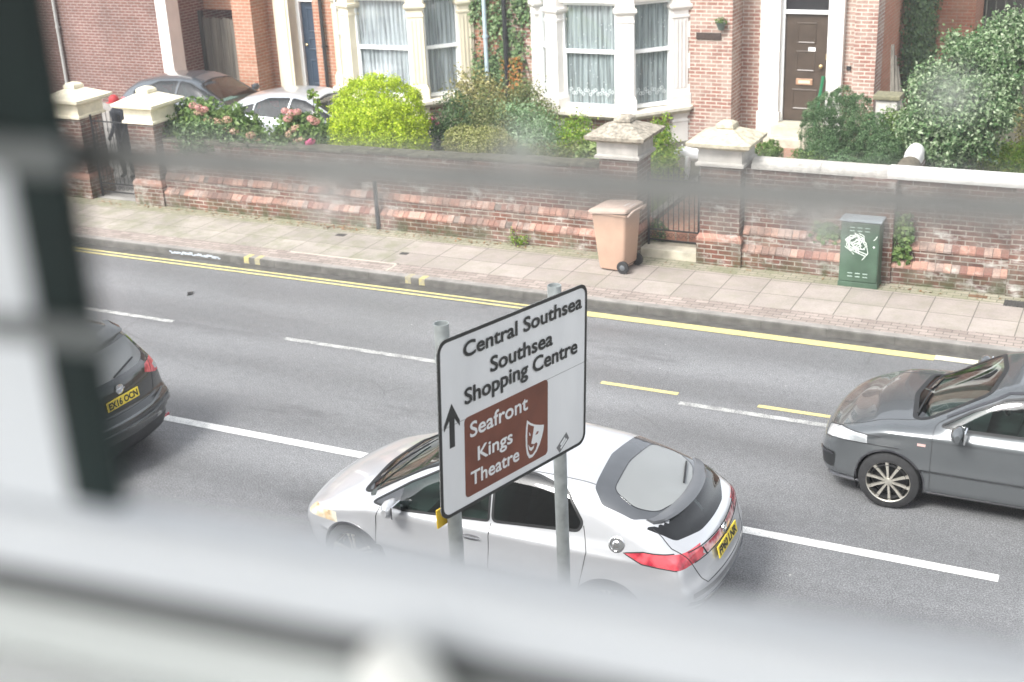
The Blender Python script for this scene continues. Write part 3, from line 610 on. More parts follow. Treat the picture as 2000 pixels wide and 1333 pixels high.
# ------------------------------------------------------------ cars
def smax(a, b, k): h = np.clip(.5+.5*(a-b)/k, 0, 1); return b*(1-h)+a*h + k*h*(1-h)
def smin(a, b, k): return -smax(-a, -b, k)
class Tab:
    def __init__(s, pts, sig=.03):
        xs = [p[0] for p in pts]; ys = [p[1] for p in pts]
        s.x = np.linspace(min(xs)-.3, max(xs)+.3, 700); o = np.argsort(xs); y = np.interp(s.x, np.array(xs)[o], np.array(ys)[o])
        dx = s.x[1]-s.x[0]; n = int(4*sig/dx)+1; k = np.exp(-.5*(np.arange(-n, n+1)*dx/sig)**2); k /= k.sum()
        s.y = np.convolve(np.pad(y, n, 'edge'), k, 'valid'); s.g = np.sqrt(1+np.gradient(s.y, s.x)**2)
    def __call__(s, v): return np.interp(v, s.x, s.y)
    def grad(s, v): return np.interp(v, s.x, s.g)
class Body:
    def __init__(s, hood, roof, front, rear, wb, wg, plan, cf=.16, cr=.12, cw=.22, zb=.2, zc=.60, kroof=.16, kside=.10, kend=.16, kj=.03, crown=.05):
        s.hood, s.roof, s.front, s.rear = Tab(hood, .04), Tab(roof, .045), Tab(front, .03), Tab(rear, .025)
        s.wb, s.wg, s.plan = Tab(wb, .014), Tab(wg, .03), Tab(plan, .1)
        s.__dict__.update(cf=cf, cr=cr, cw=cw, zb=zb, zc=zc, kroof=kroof, kside=kside, kend=kend, kj=kj, crown=crown)
        s.x0 = min(p[1] for p in rear); s.x1 = max(p[1] for p in front)
    def f(s, P):
        x, y, z = P[:, 0], P[:, 1], P[:, 2]; ay = np.abs(y); y2 = y*y
        xc = x + s.cw*y2*np.sign(x-.1)*np.minimum(1, np.abs(x-.1)/.6)
        lo = (z - s.hood(x + s.cf*.8*y2*(x > 0)) + s.crown*.6*y2)/s.hood.grad(x)
        pl = s.plan(x); side = ay - s.wb(z)*pl
        lo = smax(lo, side, s.kside)
        end = smax((x - s.front(z) + s.cf*y2)/s.front.grad(z), (s.rear(z) + s.cr*y2 - x)/s.rear.grad(z), .01)
        lo = smax(lo, end, s.kend); lo = smax(lo, s.zb - z, .06)
        g = (z - s.roof(xc) + s.crown*y2)/s.roof.grad(xc); gs = ay - s.wg(z)*(.5+.5*pl)
        g = smax(g, gs*.9, s.kroof); g = smax(g, (s.rear(z)+s.cr*y2-x)/s.rear.grad(z), .05); g = smax(g, .5-z, .02)
        return smin(lo, g, s.kj)
    def normal(s, P, e=.004):
        G = np.stack([s.f(P+d)-s.f(P-d) for d in np.eye(3)*e], 1); return G/np.maximum(np.linalg.norm(G, axis=1, keepdims=True), 1e-9)
    def snap(s, P, it=4, lim=.02):
        P = P.copy()
        for _ in range(it):
            v = s.f(P); n = s.normal(P); P -= n*np.clip(v, -lim, lim)[:, None]
        return P
    def grid(s, res=.03, nth=132, ncap=30):
        a0, a1 = s.x0+.7, s.x1-.7; mid = np.linspace(a0, a1, int((a1-a0)/res)); st = []
        for ph in np.linspace(R(88), R(2), ncap): st.append((a0, -math.sin(ph), math.cos(ph)))
        for x in mid: st.append((x, 0., 1.))
        for ph in np.linspace(R(2), R(88), ncap): st.append((a1, math.sin(ph), math.cos(ph)))
        th = np.linspace(0, 2*np.pi, nth, endpoint=False)+.003; O, D = [], []
        for x, sx, c in st:
            O.append(np.tile([x, 0, s.zc], (nth, 1))); D.append(np.stack([np.full(nth, sx), c*np.cos(th), c*np.sin(th)], 1))
        O, D = np.concatenate(O), np.concatenate(D); lo = np.full(len(O), .03); hi = np.full(len(O), 1.7)
        for _ in range(17):
            m = (lo+hi)/2; v = s.f(O+D*m[:, None]); ins = v < 0; lo = np.where(ins, m, lo); hi = np.where(ins, hi, m)
        V = O + D*((lo+hi)/2)[:, None]; n = len(st); F = []
        for i in range(n-1):
            for j in range(nth):
                k = (j+1) % nth; F.append((i*nth+j, i*nth+k, (i+1)*nth+k, (i+1)*nth+j))
        F.append(tuple(range(nth))[::-1]); F.append(tuple(range((n-1)*nth, n*nth)))
        return V, F
def roundpoly(pts, r, n=4):
    out = []; m = len(pts)
    for i in range(m):
        a, b, c = (np.array(pts[(i+k-1) % m], float) for k in range(3)); u, v = a-b, c-b; lu, lv = np.linalg.norm(u), np.linalg.norm(v); d = min(r, lu*.45, lv*.45)
        p, q = b+u/lu*d, b+v/lv*d
        for t in np.linspace(0, 1, n): out.append(tuple((1-t)**2*p + 2*t*(1-t)*b + t*t*q))
    return out
def inpoly(x, y, poly):
    c = False; n = len(poly); j = n-1
    for i in range(n):
        xi, yi = poly[i]; xj, yj = poly[j]
        if (yi > y) != (yj > y) and x < (xj-xi)*(y-yi)/(yj-yi)+xi: c = not c
        j = i
    return c
AX = {'side': (0, 2), 'top': (0, 1), 'end': (1, 2)}
class Car:
    def __init__(s, name, label, cat, body, bodymat, loc, rz, group=None, res=.03, nth=132):
        s.root = empty(name, label, cat, loc, rz, group); s.B = body; s.mat = bodymat; s.regions = []
        V, F = body.grid(res, nth); s.bm = bmesh.new(); vs = [s.bm.verts.new(v) for v in V]
        for f in F: s.bm.faces.new([vs[i] for i in f])
        s.bm.normal_update(); s.bvh = BVHTree.FromBMesh(s.bm); s.parts = {}
    def region(s, name, mat, view, poly, filt=None, both=True, label=None, parent=None):
        s.regions.append((name, mat, view, poly, filt or (lambda c: True), both, label, parent)); return s
    def cut(s):
        bm = s.bm
        for name, mat, view, poly, filt, both, lb, par in s.regions:
            a, b = AX[view]; mg = .05; x0, x1 = min(p[0] for p in poly)-mg, max(p[0] for p in poly)+mg; y0, y1 = min(p[1] for p in poly)-mg, max(p[1] for p in poly)+mg
            fs = []
            for f in bm.faces:
                c = f.calc_center_median()
                if x0 < c[a] < x1 and y0 < c[b] < y1 and filt(c): fs.append(f)
            geom = list(set(v for f in fs for v in f.verts)) + list(set(e for f in fs for e in f.edges)) + fs
            n = len(poly)
            for i in range(n):
                p, q = poly[i], poly[(i+1) % n]; co = [0, 0, 0]; co[a], co[b] = p; no = [0, 0, 0]; no[a], no[b] = -(q[1]-p[1]), q[0]-p[0]
                if abs(no[a])+abs(no[b]) < 1e-6: continue
                # only the faces near this edge
                ex0, ex1 = min(p[0], q[0])-.035, max(p[0], q[0])+.035; ey0, ey1 = min(p[1], q[1])-.035, max(p[1], q[1])+.035
                loc = [f for f in fs if f.is_valid and any(ex0 < v.co[a] < ex1 and ey0 < v.co[b] < ey1 for v in f.verts)]
                g = list(set(v for f in loc for v in f.verts)) + list(set(e for f in loc for e in f.edges)) + loc
                r = bmesh.ops.bisect_plane(bm, geom=g, dist=1e-5, plane_co=co, plane_no=no)
                fs = list(set([f for f in fs if f.is_valid] + [x for x in r['geom'] if isinstance(x, bmesh.types.BMFace)]))
        bm.normal_update(); lay = bm.faces.layers.int.new('reg')
        for ri, (name, mat, view, poly, filt, both, lb, par) in enumerate(s.regions):
            a, b = AX[view]; x0, x1 = min(p[0] for p in poly), max(p[0] for p in poly)
            for f in bm.faces:
                c = f.calc_center_median()
                if x0 < c[a] < x1 and filt(c) and inpoly(c[a], c[b], poly): f[lay] = (ri+1)*2 + (1 if both and c.y < 0 else 0)
        groups = {}
        for f in bm.faces: groups.setdefault(f[lay], []).append(f)
        for k in sorted(groups):
            fs = groups[k]; ri = k//2-1
            if ri >= 0 and s.regions[ri][0] is None: continue
            name, mat, lb, par = ('body', s.mat, None, None) if ri < 0 else (s.regions[ri][0], s.regions[ri][1], s.regions[ri][6], s.regions[ri][7])
            idx = {}; P = []; F = []
            for f in fs:
                l = []
                for v in f.verts:
                    if v.index not in idx or True:
                        key = id(v) if False else v
                        if key not in idx: idx[key] = len(P); P.append(v.co[:])
                        l.append(idx[key])
                F.append(l)
            P = np.array(P); P = s.B.snap(P, 2, .01); nr = s.B.normal(P)
            parent = s.root if not par else s.parts.get((par, k % 2), s.root)
            o = mesh(name, P.tolist(), F, mat, parent, True)
            # faces outward
            me = o.data; pn = np.empty(len(me.polygons)*3); me.polygons.foreach_get('normal', pn)
            c0 = nr[[f[0] for f in F]]; d = (pn.reshape(-1, 3)*c0).sum(1)
            if (d < 0).sum() > len(d)/2: me.flip_normals()
            me.normals_split_custom_set_from_vertices([tuple(n) for n in nr])
            s.parts[(name if ri < 0 else s.regions[ri][0], k % 2)] = o
            if lb: o['label'] = lb
        s.bm.free()
    def hit(s, view, u, v, sign=1):
        if view == 'side': o, d = (u, 3*sign, v), (0, -sign, 0)
        elif view == 'top': o, d = (u, v, 4), (0, 0, -1)
        else: o, d = (4*sign, u, v), (-sign, 0, 0)
        h = s.bvh.ray_cast(Vector(o), Vector(d)); 
        return (h[0], h[1]) if h[0] is not None else (None, None)
    def strip(s, name, mat, view, pts, w, off=.003, sign=1, closed=False, parent=None, step=.025, tall=0.):
        pts = list(pts) + ([pts[0]] if closed else []); L = []
        for p, q in zip(pts, pts[1:]):
            n = max(1, int(math.hypot(q[0]-p[0], q[1]-p[1])/step))
            for k in range(n): L.append((p[0]+(q[0]-p[0])*k/n, p[1]+(q[1]-p[1])*k/n))
        L.append(pts[-1]); H = []
        for u, v in L:
            h, n = s.hit(view, u, v, sign)
            if h is not None: H.append(h)
        if len(H) < 3: return None
        P = s.B.snap(np.array([h[:] for h in H]), 3, .01); Nn = s.B.normal(P); T = np.gradient(P, axis=0)
        if closed: T[0] = T[-1] = P[1]-P[-2]
        S = np.cross(Nn, T); S /= np.maximum(np.linalg.norm(S, axis=1, keepdims=True), 1e-9)
        vs = []; fs = []
        for i in range(len(P)):
            a, b = P[i]+S[i]*w/2, P[i]-S[i]*w/2; vs += [a+Nn[i]*(off-.004), a+Nn[i]*(off+tall), b+Nn[i]*(off+tall), b+Nn[i]*(off-.004)]
            if i:
                o = 4*i; q = o-4
                fs += [(q, o, o+1, q+1), (q+1, o+1, o+2, q+2), (q+2, o+2, o+3, q+3)]
        return mesh(name, [tuple(v) for v in vs], fs, mat, parent or s.root, False)
    def seal(s, win, view, poly, w=.022, sign=1, mat=None, side=0):
        return s.strip('window_seal', mat or m_rub, view, poly, w, .002, sign, True, s.parts.get((win, side), s.root), .03, .002)
    def wheel(s, x, y, r, w, rim, spokes, side):
        sg = 1 if y > 0 else -1; yo = y; prof = [(r*.72, -w/2), (r*.82, -w/2), (r*.97, -w/2+.02), (r, -w/2+.045), (r, w/2-.045), (r*.97, w/2-.02), (r*.82, w/2), (r*.72, w/2-.01), (r*.66, w/2-.05), (r*.60, -w/2)]
        tm = MB(); rg_ = [[(x+rr*math.cos(2*math.pi*k/48), yo-hh, r+rr*math.sin(2*math.pi*k/48)) for k in range(48)] for rr, hh in prof]; t = tm.rings(rg_, False).build('wheel', m_tyre, s.root, True)
        mb = MB(); f = -sg*w/2  # outer face in lathe height (axis y uses -h)
        mb.rings([[(x+rr*math.cos(2*math.pi*k/48), yo-hh, r+rr*math.sin(2*math.pi*k/48)) for k in range(48)] for rr, hh in ((r*.69, f*.9), (r*.72, f*1.0), (r*.76, f*.99), (r*.74, f*.7), (r*.68, f*.2), (r*.62, -f))], False)
        mb.lathe((x, yo, r), [(0, f*.93), (r*.10, f*.93), (r*.13, f*.86), (r*.15, f*.5)], 20, 'y')
        for k in range(spokes):
            a = 2*math.pi*k/spokes + .2; c, sn = math.cos(a), math.sin(a)
            for dv in ((-.03, -.012), (.012, .03)) if spokes <= 6 else ((-.014, .014),):
                ring = []
                for rr, kk, dep in ((r*.12, .9, .90), (r*.40, 1., .86), (r*.72, 1.5, .95)):
                    l = []
                    for u, dd in ((dv[0]*kk, dep-.16), (dv[0]*kk*.8, dep), (dv[1]*kk*.8, dep), (dv[1]*kk, dep-.16)): l.append((x + c*rr - sn*u, yo - f*dd, r + sn*rr + c*u))
                    ring.append(l)
                mb.rings(ring)
        o = mb.build('rim', rim, t, True)
        MB().lathe((x, yo, r), [(0, f*.2), (r*.5, f*.2), (r*.55, f*.15), (.0, f*.1)], 24, 'y').build('brake_disc', m_disc, t)
        return t
    def arch(s, x, r, R_, mat, lipmat, w=.03):
        for sg in (1, -1):
            pts = [(x + R_*math.cos(a), r + R_*math.sin(a)) for a in np.linspace(R(-18), R(198), 40)]
            pts = [p for p in pts if p[1] > s.B.zb+.02]
            s.strip('arch_lip', lipmat, 'side', pts, w, .002, sg, False, None, .03, .006)
            mb = MB(); a = [R(-25+230*k/24) for k in range(25)]; vs = []; W2 = s.B.wb(np.array([.6]))[0]
            for y in (W2-.055, W2-.40): vs += [(x + (R_+.01)*math.cos(t), sg*y, r + (R_+.01)*math.sin(t)) for t in a]
            vs.append((x, sg*(W2-.40), r)); n = 25
            fs = [(i, i+1, n+i+1, n+i) for i in range(n-1)] + [(n+i, n+i+1, 2*n) for i in range(n-1)]
            mb.add(vs, fs).build('wheel_arch_liner', m_tyre, s.root)
    def cabin(s, x0, x1, wy, zf=.45, zs=.98, seats=True, col=None, wheelside=-1):
        mi = col or m_int
        MB().box(x0, x1, -wy, wy, zf-.06, zf).build('cabin_floor', mi, s.root)
        if not seats: return
        for (sx, sy) in ((.05, .36), (.05, -.36), (-.82, .36), (-.82, -.36)):
            mb = MB(); mb.box(sx-.1, sx+.42, sy-.25, sy+.25, zf, zf+.17, .05)
            rg = []
            for t_, hw, dp in ((0., .25, .10), (.35, .25, .09), (.52, .2, .07), (.58, .12, .05), (.60, .11, .05), (.76, .11, .04)):
                xx = sx-.08-.30*t_; z = zf+.1+t_; rg.append([(xx-dp, sy-hw, z), (xx+dp, sy-hw, z), (xx+dp, sy+hw, z), (xx-dp, sy+hw, z)])
            mb.rings(rg); mb.build('seat', mi, s.root, True)
        d = MB().rings([[(x1-.62, -wy, .6), (x1-.62, wy, .6), (x1-.70, wy, .84), (x1-.70, -wy, .84)], [(x1-.1, -wy, .6), (x1-.1, wy, .6), (x1-.1, wy, .93), (x1-.1, -wy, .93)]]).build('dashboard', mi, s.root)
        c = Vector((x1-.78, wheelside*.36, .88)); t1 = Vector((.35, 0, 1)).normalized(); t2 = Vector((0, 1, 0)); pts = [c + (t1*math.cos(a)+t2*math.sin(a))*.18 for a in np.linspace(0, 2*math.pi, 25)]
        MB().tube(pts, .014, 8, False).tube([c-t2*.17, c+t2*.17], .014, 6).tube([c, c+Vector((.25, 0, -.08))], .03, 8).build('steering_wheel', m_int2, s.root, True)
m_rub = simple('black_rubber', (.015, .016, .017), .45, .2, 9)
m_gloss = simple('gloss_black', (.03, .032, .036), .08, .1, 9, Coat_Weight=1.)
m_tyre = simple('tyre_rubber', (.028, .028, .029), .8, .3, 20, .3)
m_disc = simple('brake_metal', (.06, .06, .06), .5, .3, 20, Metallic=.6)
m_int = simple('seat_cloth', (.075, .085, .082), .9, .3, 12)
m_int2 = simple('trim_plastic', (.05, .05, .05), .5, .2, 12)
m_gap = simple('panel_gap_dark', (.02, .02, .022), .7, .1)
m_chrome = simple('chrome', (.78, .79, .80), .12, .05, 8, Metallic=1.)
m_alloy = simple('alloy', (.62, .59, .52), .32, .12, 30, Metallic=.75)
m_cglass = glass_mat('car_glass', (.42, .55, .51), .01, .95)
m_dglass = glass_mat('tinted_glass', (.13, .17, .17), .02, .9)
m_rglass = glass_mat('rear_glass_dust_sky', (.30, .36, .36), .05, .95, .48)  # dusty layer made paler to paint reflected sky into the glass
m_plate = simple('yellow_plate', (.80, .62, .06), .45, .06, 10)
m_ink = simple('plate_ink', (.015, .015, .015), .6, .1)
def lens(name, c1, c2, scale=26):
    s = N(name); p = s.pos(True); v = s.new('TexVoronoi'); v.inputs['Scale'].default_value = scale; s.link(p, v.inputs['Vector'])
    f = s.noise(p, 7, 2); c = s.mix(s.ramp(f, [(.42, 0.), (.6, 1.)]), s.ramp(v.outputs['Distance'], [(.1, c1), (.7, tuple(x*.55 for x in c1))]), c2)
    s.set(c, .15, Coat_Weight=1., Coat_Roughness=.03); return s.m
m_red = lens('red_lens', (.48, .02, .045), (.72, .10, .12))
m_redw = lens('pale_red_lens', (.62, .10, .13), (.80, .52, .52), 18)
m_head = lens('headlamp_lens', (.80, .82, .84), (.35, .37, .38), 14)
m_amber = lens('amber_lens', (.85, .62, .36), (.88, .80, .62), 12)
P_silver = paint('silver_paint', (.60, .61, .63), .45, .28)
P_silver2 = paint('silver_paint_parked', (.60, .63, .66), .5, .3)
P_grey = paint('dark_grey_paint', (.135, .145, .152), .5, .24)
P_black = paint('black_paint', (.030, .034, .035), .35, .22)
P_black2 = paint('blue_black_paint', (.10, .115, .13), .4, .25)
def plate(car, par, c, tilt, txt, rz, w=.52, h=.111):
    """rear number plate; local frame x = to the right when seen from behind."""
    M = Matrix.Translation(c) @ Matrix.Rotation(rz, 4, 'Z') @ Matrix.Rotation(R(90)+tilt, 4, 'X')
    mb = MB(); mb.box(-w/2, w/2, -h/2, h/2, -.012, 0, .003); o = mb.build('number_plate', m_plate, par); o.matrix_local = M
    text('plate_text', txt, .105, m_ink, Matrix.Translation((-w*.455, -.036, .001)), o, .0035, .0012, w*.91)
    return o
MIR = [(0, .0, .02), (.0, .02, .03)]
def mirror(car, x, y, z, sg, mat, name='door_mirror'):
    rg = []
    for t_, sx, sz in ((0, .045, .03), (.05, .06, .075), (.12, .085, .085), (.18, .07, .075), (.225, .03, .04)):
        rg.append([(x + sx*math.cos(a)*(.75 if math.cos(a) < 0 else 1.) , y + sg*t_, z + sz*math.sin(a)) for a in [2*math.pi*k/14 for k in range(14)]])
    m = MB().rings(rg).build(name, mat, car.root, True)
    MB().box(x-.07, x-.055, min(y+sg*.045, y+sg*.20), max(y+sg*.045, y+sg*.20), z-.06, z+.06).build('mirror_glass', m_chrome, m)
    MB().rings([[(x-.05, y-sg*.05, z-.07), (x+.05, y-sg*.05, z-.07), (x+.05, y-sg*.05, z-.03), (x-.05, y-sg*.05, z-.03)], [(x-.035, y+sg*.06, z-.085), (x+.035, y+sg*.06, z-.085), (x+.035, y+sg*.06, z-.04), (x-.035, y+sg*.06, z-.04)]]).build('mirror_foot', m_gloss, m)
    return m
# --- silver five door hatchback -----------------------------------------------------
B = Body(hood=[(-2.3, 1.0), (-1.7, 1.04), (-1.0, 1.02), (.9, .93), (1.3, .905), (1.75, .80), (2.0, .70), (2.2, .60)],
    roof=[(-2.4, .78), (-2.08, .93), (-1.93, .985), (-1.84, 1.10), (-1.70, 1.165), (-1.4, 1.285), (-1.05, 1.40), (-.6, 1.455), (-.1, 1.465), (.30, 1.415), (.7, 1.25), (1.22, .95), (1.5, .78), (2.2, .3)],
    front=[(.1, 1.98), (.25, 2.08), (.5, 2.13), (.62, 2.11), (.75, 1.99), (.9, 1.75)], rear=[(.1, -1.93), (.28, -2.05), (.45, -2.13), (.62, -2.125), (.68, -2.09), (.90, -2.04), (1.0, -1.99), (1.15, -1.86), (1.5, -1.5)],
    wb=[(.15, .79), (.3, .845), (.5, .862), (.68, .875), (.865, .893), (.90, .868), (1.0, .815), (1.15, .765)], wg=[(.6, .90), (.88, .85), (1.0, .81), (1.2, .72), (1.36, .62), (1.46, .52)],
    plan=[(-2.2, .80), (-1.9, .90), (-1.4, .985), (-.8, 1.), (.9, 1.), (1.4, .985), (1.8, .91), (2.1, .78)], cf=.24, cr=.20, cw=.20, kend=.20, zc=.62)
car = Car('silver_car', 'silver five door hatchback with split rear window driving under the road sign', 'car', B, P_silver, (-5.06, 9.93, 0), math.pi, res=.026, nth=150)
up = lambda z: (lambda c: c.z > z)
fd = [(1.03, .80), (1.06, .30), (-.12, .28), (-.16, .95), (-.13, 1.36), (.0, 1.43), (.36, 1.35), (.72, 1.15), (1.02, .93)]
rd = [(-.165, .95), (-.125, .28), (-.80, .30), (-1.02, .50), (-1.10, .90), (-1.03, 1.10), (-.86, 1.36), (-.6, 1.43), (-.135, 1.43)]
fw_ = roundpoly([(1.10, .895), (.72, 1.13), (.34, 1.325), (-.10, 1.375), (-.135, .965), (.74, .905)], .03)
qw = roundpoly([(1.10, .895), (.78, 1.08), (.80, .905)], .02)
rw = roundpoly([(-.17, .968), (-.14, 1.378), (-.52, 1.385), (-.84, 1.32), (-1.03, 1.10), (-1.0, 1.03)], .05)
ws = roundpoly([(1.30, -.62), (1.36, 0), (1.30, .62), (.42, .56), (.33, 0), (.42, -.56)], .1, 5)
rg_ = roundpoly([(-1.06, -.55), (-1.00, 0), (-1.06, .55), (-1.17, .66), (-1.46, .67), (-1.66, .55), (-1.82, 0), (-1.66, -.55), (-1.46, -.67), (-1.17, -.66)], .03)
rin = roundpoly([(-1.21, -.49), (-1.17, 0), (-1.21, .49), (-1.44, .57), (-1.61, .48), (-1.77, 0), (-1.61, -.48), (-1.44, -.57)], .08, 6)
low = roundpoly([(-.70, 1.125), (.70, 1.125), (.62, 1.01), (.3, .975), (-.3, .975), (-.62, 1.01)], .04)
arf = lambda x: [(x + .345*math.cos(a), .31+.345*math.sin(a)) for a in np.linspace(0, 2*np.pi, 29)[:-1]]
sidef = lambda c: abs(c.y) > .45
car.region('front_door', P_silver, 'side', roundpoly(fd, .05, 3), sidef)
car.region('rear_door', P_silver, 'side', roundpoly(rd, .05, 3), sidef)
car.region('front_window', m_cglass, 'side', fw_, lambda c: abs(c.y) > .42 and c.z > .86)
car.region('quarter_trim', m_gloss, 'side', qw, lambda c: abs(c.y) > .42 and c.z > .86)
car.region('rear_side_window', m_dglass, 'side', rw, lambda c: abs(c.y) > .42 and c.z > .86)
car.region('windscreen', m_cglass, 'top', ws, up(.88), False)
car.region('rear_window_surround', simple('surround_grey', (.075, .08, .088), .12, .1, 9, Coat_Weight=1.), 'top', rg_, lambda c: c.z > 1.09, False)
car.region('upper_rear_window', m_rglass, 'top', rin, lambda c: c.z > 1.09, False)
car.region('lower_rear_window', m_dglass, 'end', low, lambda c: c.x < -1.2 and c.z < 1.125, False)
car.region('tail_light', m_red, 'side', [(-1.43, .93), (-1.60, .955), (-1.8, .945), (-2.3, .90), (-2.3, .812), (-1.9, .83), (-1.60, .862)], lambda c: abs(c.y) > .43)
car.region('light_band', m_redw, 'end', [(-.435, .895), (0, .885), (.435, .895), (.395, .822), (0, .815), (-.395, .822)], lambda c: c.x < -1.5, False)
car.region('headlight', m_amber, 'end', roundpoly([(.66, .69), (.9, .74), (.9, .62), (.70, .60)], .03), lambda c: c.x > 1.5 and c.y > 0)
car.region('headlight', m_amber, 'end', roundpoly([(-.66, .69), (-.9, .74), (-.9, .62), (-.70, .60)], .03), lambda c: c.x > 1.5 and c.y < 0)
car.region('grille', m_gloss, 'end', roundpoly([(-.42, .62), (.42, .62), (.36, .40), (-.36, .40)], .05), lambda c: c.x > 1.5, False)
car.region(None, None, 'side', arf(1.33), sidef); car.region(None, None, 'side', arf(-1.30), sidef)
car.cut(); r0 = car.root
for sg, k in ((1, 0), (-1, 1)):
    car.seal('front_window', 'side', fw_, .022, sg, None, k); car.seal('rear_side_window', 'side', rw, .024, sg, None, k)
    car.strip('door_gap', m_gap, 'side', [(1.0, .885), (1.03, .80), (1.055, .34), (1.0, .29), (-.10, .28), (-.13, .33), (-.16, .95)], .007, .0015, sg, False, car.parts.get(('front_door', k))); car.strip('door_gap', m_gap, 'side', [(-.14, .30), (-.80, .31), (-1.02, .50), (-1.10, .88), (-1.04, 1.08)], .007, .0015, sg, False, car.parts.get(('rear_door', k)))
    car.strip('roof_gutter', simple('gutter_grey', (.16, .165, .17), .5, .1) if sg == 1 else MATS['gutter_grey'], 'top', [(.42, sg*.575), (0, sg*.565), (-.5, sg*.545), (-1.06, sg*.515)], .012, .0015)
    hx, hz = (.02, .80); h, n = car.hit('side', hx, hz, sg)
    if h:
        mb = MB(); mb.rings([[(hx+.10*math.cos(a), h.y-sg*.01, hz+.033*math.sin(a)) for a in np.linspace(0, 2*math.pi, 17)[:-1]], [(hx+.09*math.cos(a), h.y+sg*.006, hz+.028*math.sin(a)) for a in np.linspace(0, 2*math.pi, 17)[:-1]]]); o = mb.build('door_handle', simple('handle_recess', (.22, .22, .23), .3, .1, Metallic=.6) if 'handle_recess' not in MATS else MATS['handle_recess'], car.parts.get(('front_door', k)))
        MB().box(hx-.095, hx+.085, min(h.y, h.y+sg*.02), max(h.y, h.y+sg*.02), hz-.006, hz+.008, .003).build('handle_bar', m_chrome, car.parts.get(('front_door', k)))
    mirror(car, .80, sg*.86, .98, sg, P_silver)
MATS['handle_recess'] = bpy.data.materials.get('handle_recess')
car.seal('windscreen', 'top', ws, .02, 1, m_rub, 0); car.seal('upper_rear_window', 'top', rin, .008, 1, m_gloss, 0)
car.strip('window_seal', m_rub, 'top', ws, .05, .001, 1, True, car.parts.get(('windscreen', 0)), .03, .001)
# spoiler bar between the two rear windows
sp = []
for yy in np.linspace(-.62, .62, 27):
    h, n = car.hit('end', yy, 1.135, -1)
    if h is None: continue
    q = max(.0, 1-(abs(yy)/.63)**6); x = h.x; sp.append([(x+.10, yy, 1.145), (x+.05, yy, 1.175*1-.0), (x-.035*q, yy, 1.165), (x-.055*q, yy, 1.145), (x-.03*q, yy, 1.115), (x+.02, yy, 1.085)])
if sp: MB().rings(sp).build('rear_spoiler', simple('spoiler_grey', (.15, .155, .165), .22, .08, Metallic=.3), r0, True)
car.strip('tailgate_gap', m_gap, 'end', [(.66, 1.11), (.70, .98), (.64, .84), (.56, .66), (.50, .60), (-.50, .60), (-.56, .66), (-.64, .84), (-.70, .98), (-.66, 1.11)], .008, .0015, -1)
car.strip('bumper_groove', simple('bumper_shadow_grey', (.20, .20, .205), .4, .1), 'end', [(-.72, .56), (-.4, .53), (.4, .53), (.72, .56)], .05, .001, -1)
car.strip('bumper_lip', P_silver, 'end', [(-.76, .47), (-.4, .44), (.4, .44), (.76, .47)], .03, .002, -1, False, None, .04, .012)
car.strip('bumper_lip', P_silver, 'end', [(-.76, .40), (-.4, .37), (.4, .37), (.76, .40)], .02, .002, -1, False, None, .04, .008)
car.strip('lamp_surround', m_gap, 'end', [(-.62, .925), (-.44, .908), (0, .893), (.44, .908), (.62, .925)], .009, .002, -1)
car.strip('lamp_surround', m_gap, 'end', [(-.60, .825), (-.40, .812), (0, .806), (.40, .812), (.60, .825)], .009, .002, -1)
car.strip('lamp_surround', m_gap, 'end', [(.43, .895), (.395, .818)], .016, .003, -1, step=.01); car.strip('lamp_surround', m_gap, 'end', [(-.43, .895), (-.395, .818)], .016, .003, -1, step=.01)
h, n = car.hit('end', 0, .755, -1)
plate(car, r0, (h.x-.022, 0, .755), R(-12), 'FP60 LNR', -math.pi/2)
h, n = car.hit('end', 0, .86, -1)
MB().lathe((h.x-.004, 0, .865), [(.055, 0), (.055, -.012), (.043, -.016), (.043, -.008), (.0, -.008)], 24, 'x').box(h.x-.022, h.x-.010, -.028, -.018, .835, .895).box(h.x-.022, h.x-.010, .018, .028, .835, .895).box(h.x-.022, h.x-.010, -.02, .02, .86, .87).build('badge', m_chrome, r0)
for sg in (1,):
    h, n = car.hit('side', -1.36, .985, 1)
    fc = MB(); fc.lathe((0, 0, 0), [(.072, .0), (.072, .008), (.064, .014), (.056, .014), (.054, .004), (.0, .004)], 32)
    for k in range(6):
        a = k*math.pi/3; fc.box(.040*math.cos(a)-.010, .040*math.cos(a)+.010, .040*math.sin(a)-.010, .040*math.sin(a)+.010, .002, .012)
    fc.lathe((0, 0, 0), [(.034, .0), (.034, .012), (.03, .015), (0, .015)], 20)
    o = fc.build('fuel_cap', m_chrome, r0, True); o.matrix_local = Matrix.Translation(h) @ n.to_track_quat('Z', 'Y').to_matrix().to_4x4()
for sg in (1, -1): car.strip('lamp_surround', m_gap, 'side', [(-1.85, .945), (-1.75, .95), (-1.60, .957), (-1.43, .93), (-1.60, .86), (-1.9, .828)], .010, .002, sg)
for x in (1.33, -1.30):
    car.arch(x, .31, .345, None, P_silver, .018)
    for sg in (1, -1): car.wheel(x, sg*.765, .315, .21, m_alloy, 5, sg)
car.cabin(-1.1, 1.28, .70)
# wipers
mb = MB()
for y0, y1 in ((.50, -.1), (-.15, -.55)):
    a, _ = car.hit('top', 1.26, y0); b, _ = car.hit('top', .98 if y1 > -.3 else 1.05, y1)
    if a and b: mb.tube([a+Vector((0, 0, .02)), (a+b)/2+Vector((.02, 0, .035)), b+Vector((0, 0, .02))], .009, 6)
mb.build('wiper', m_rub, r0); mb = MB()
a, _ = car.hit('top', -1.66, -.08); b, _ = car.hit('top', -1.56, -.44)
mb.tube([a+Vector((0, 0, .02)), b+Vector((0, 0, .02))], .009, 6).build('rear_wiper', m_rub, r0)
MB().tube([(1.28, -.4, .97), (.98, .05, 1.0)], .01, 6)
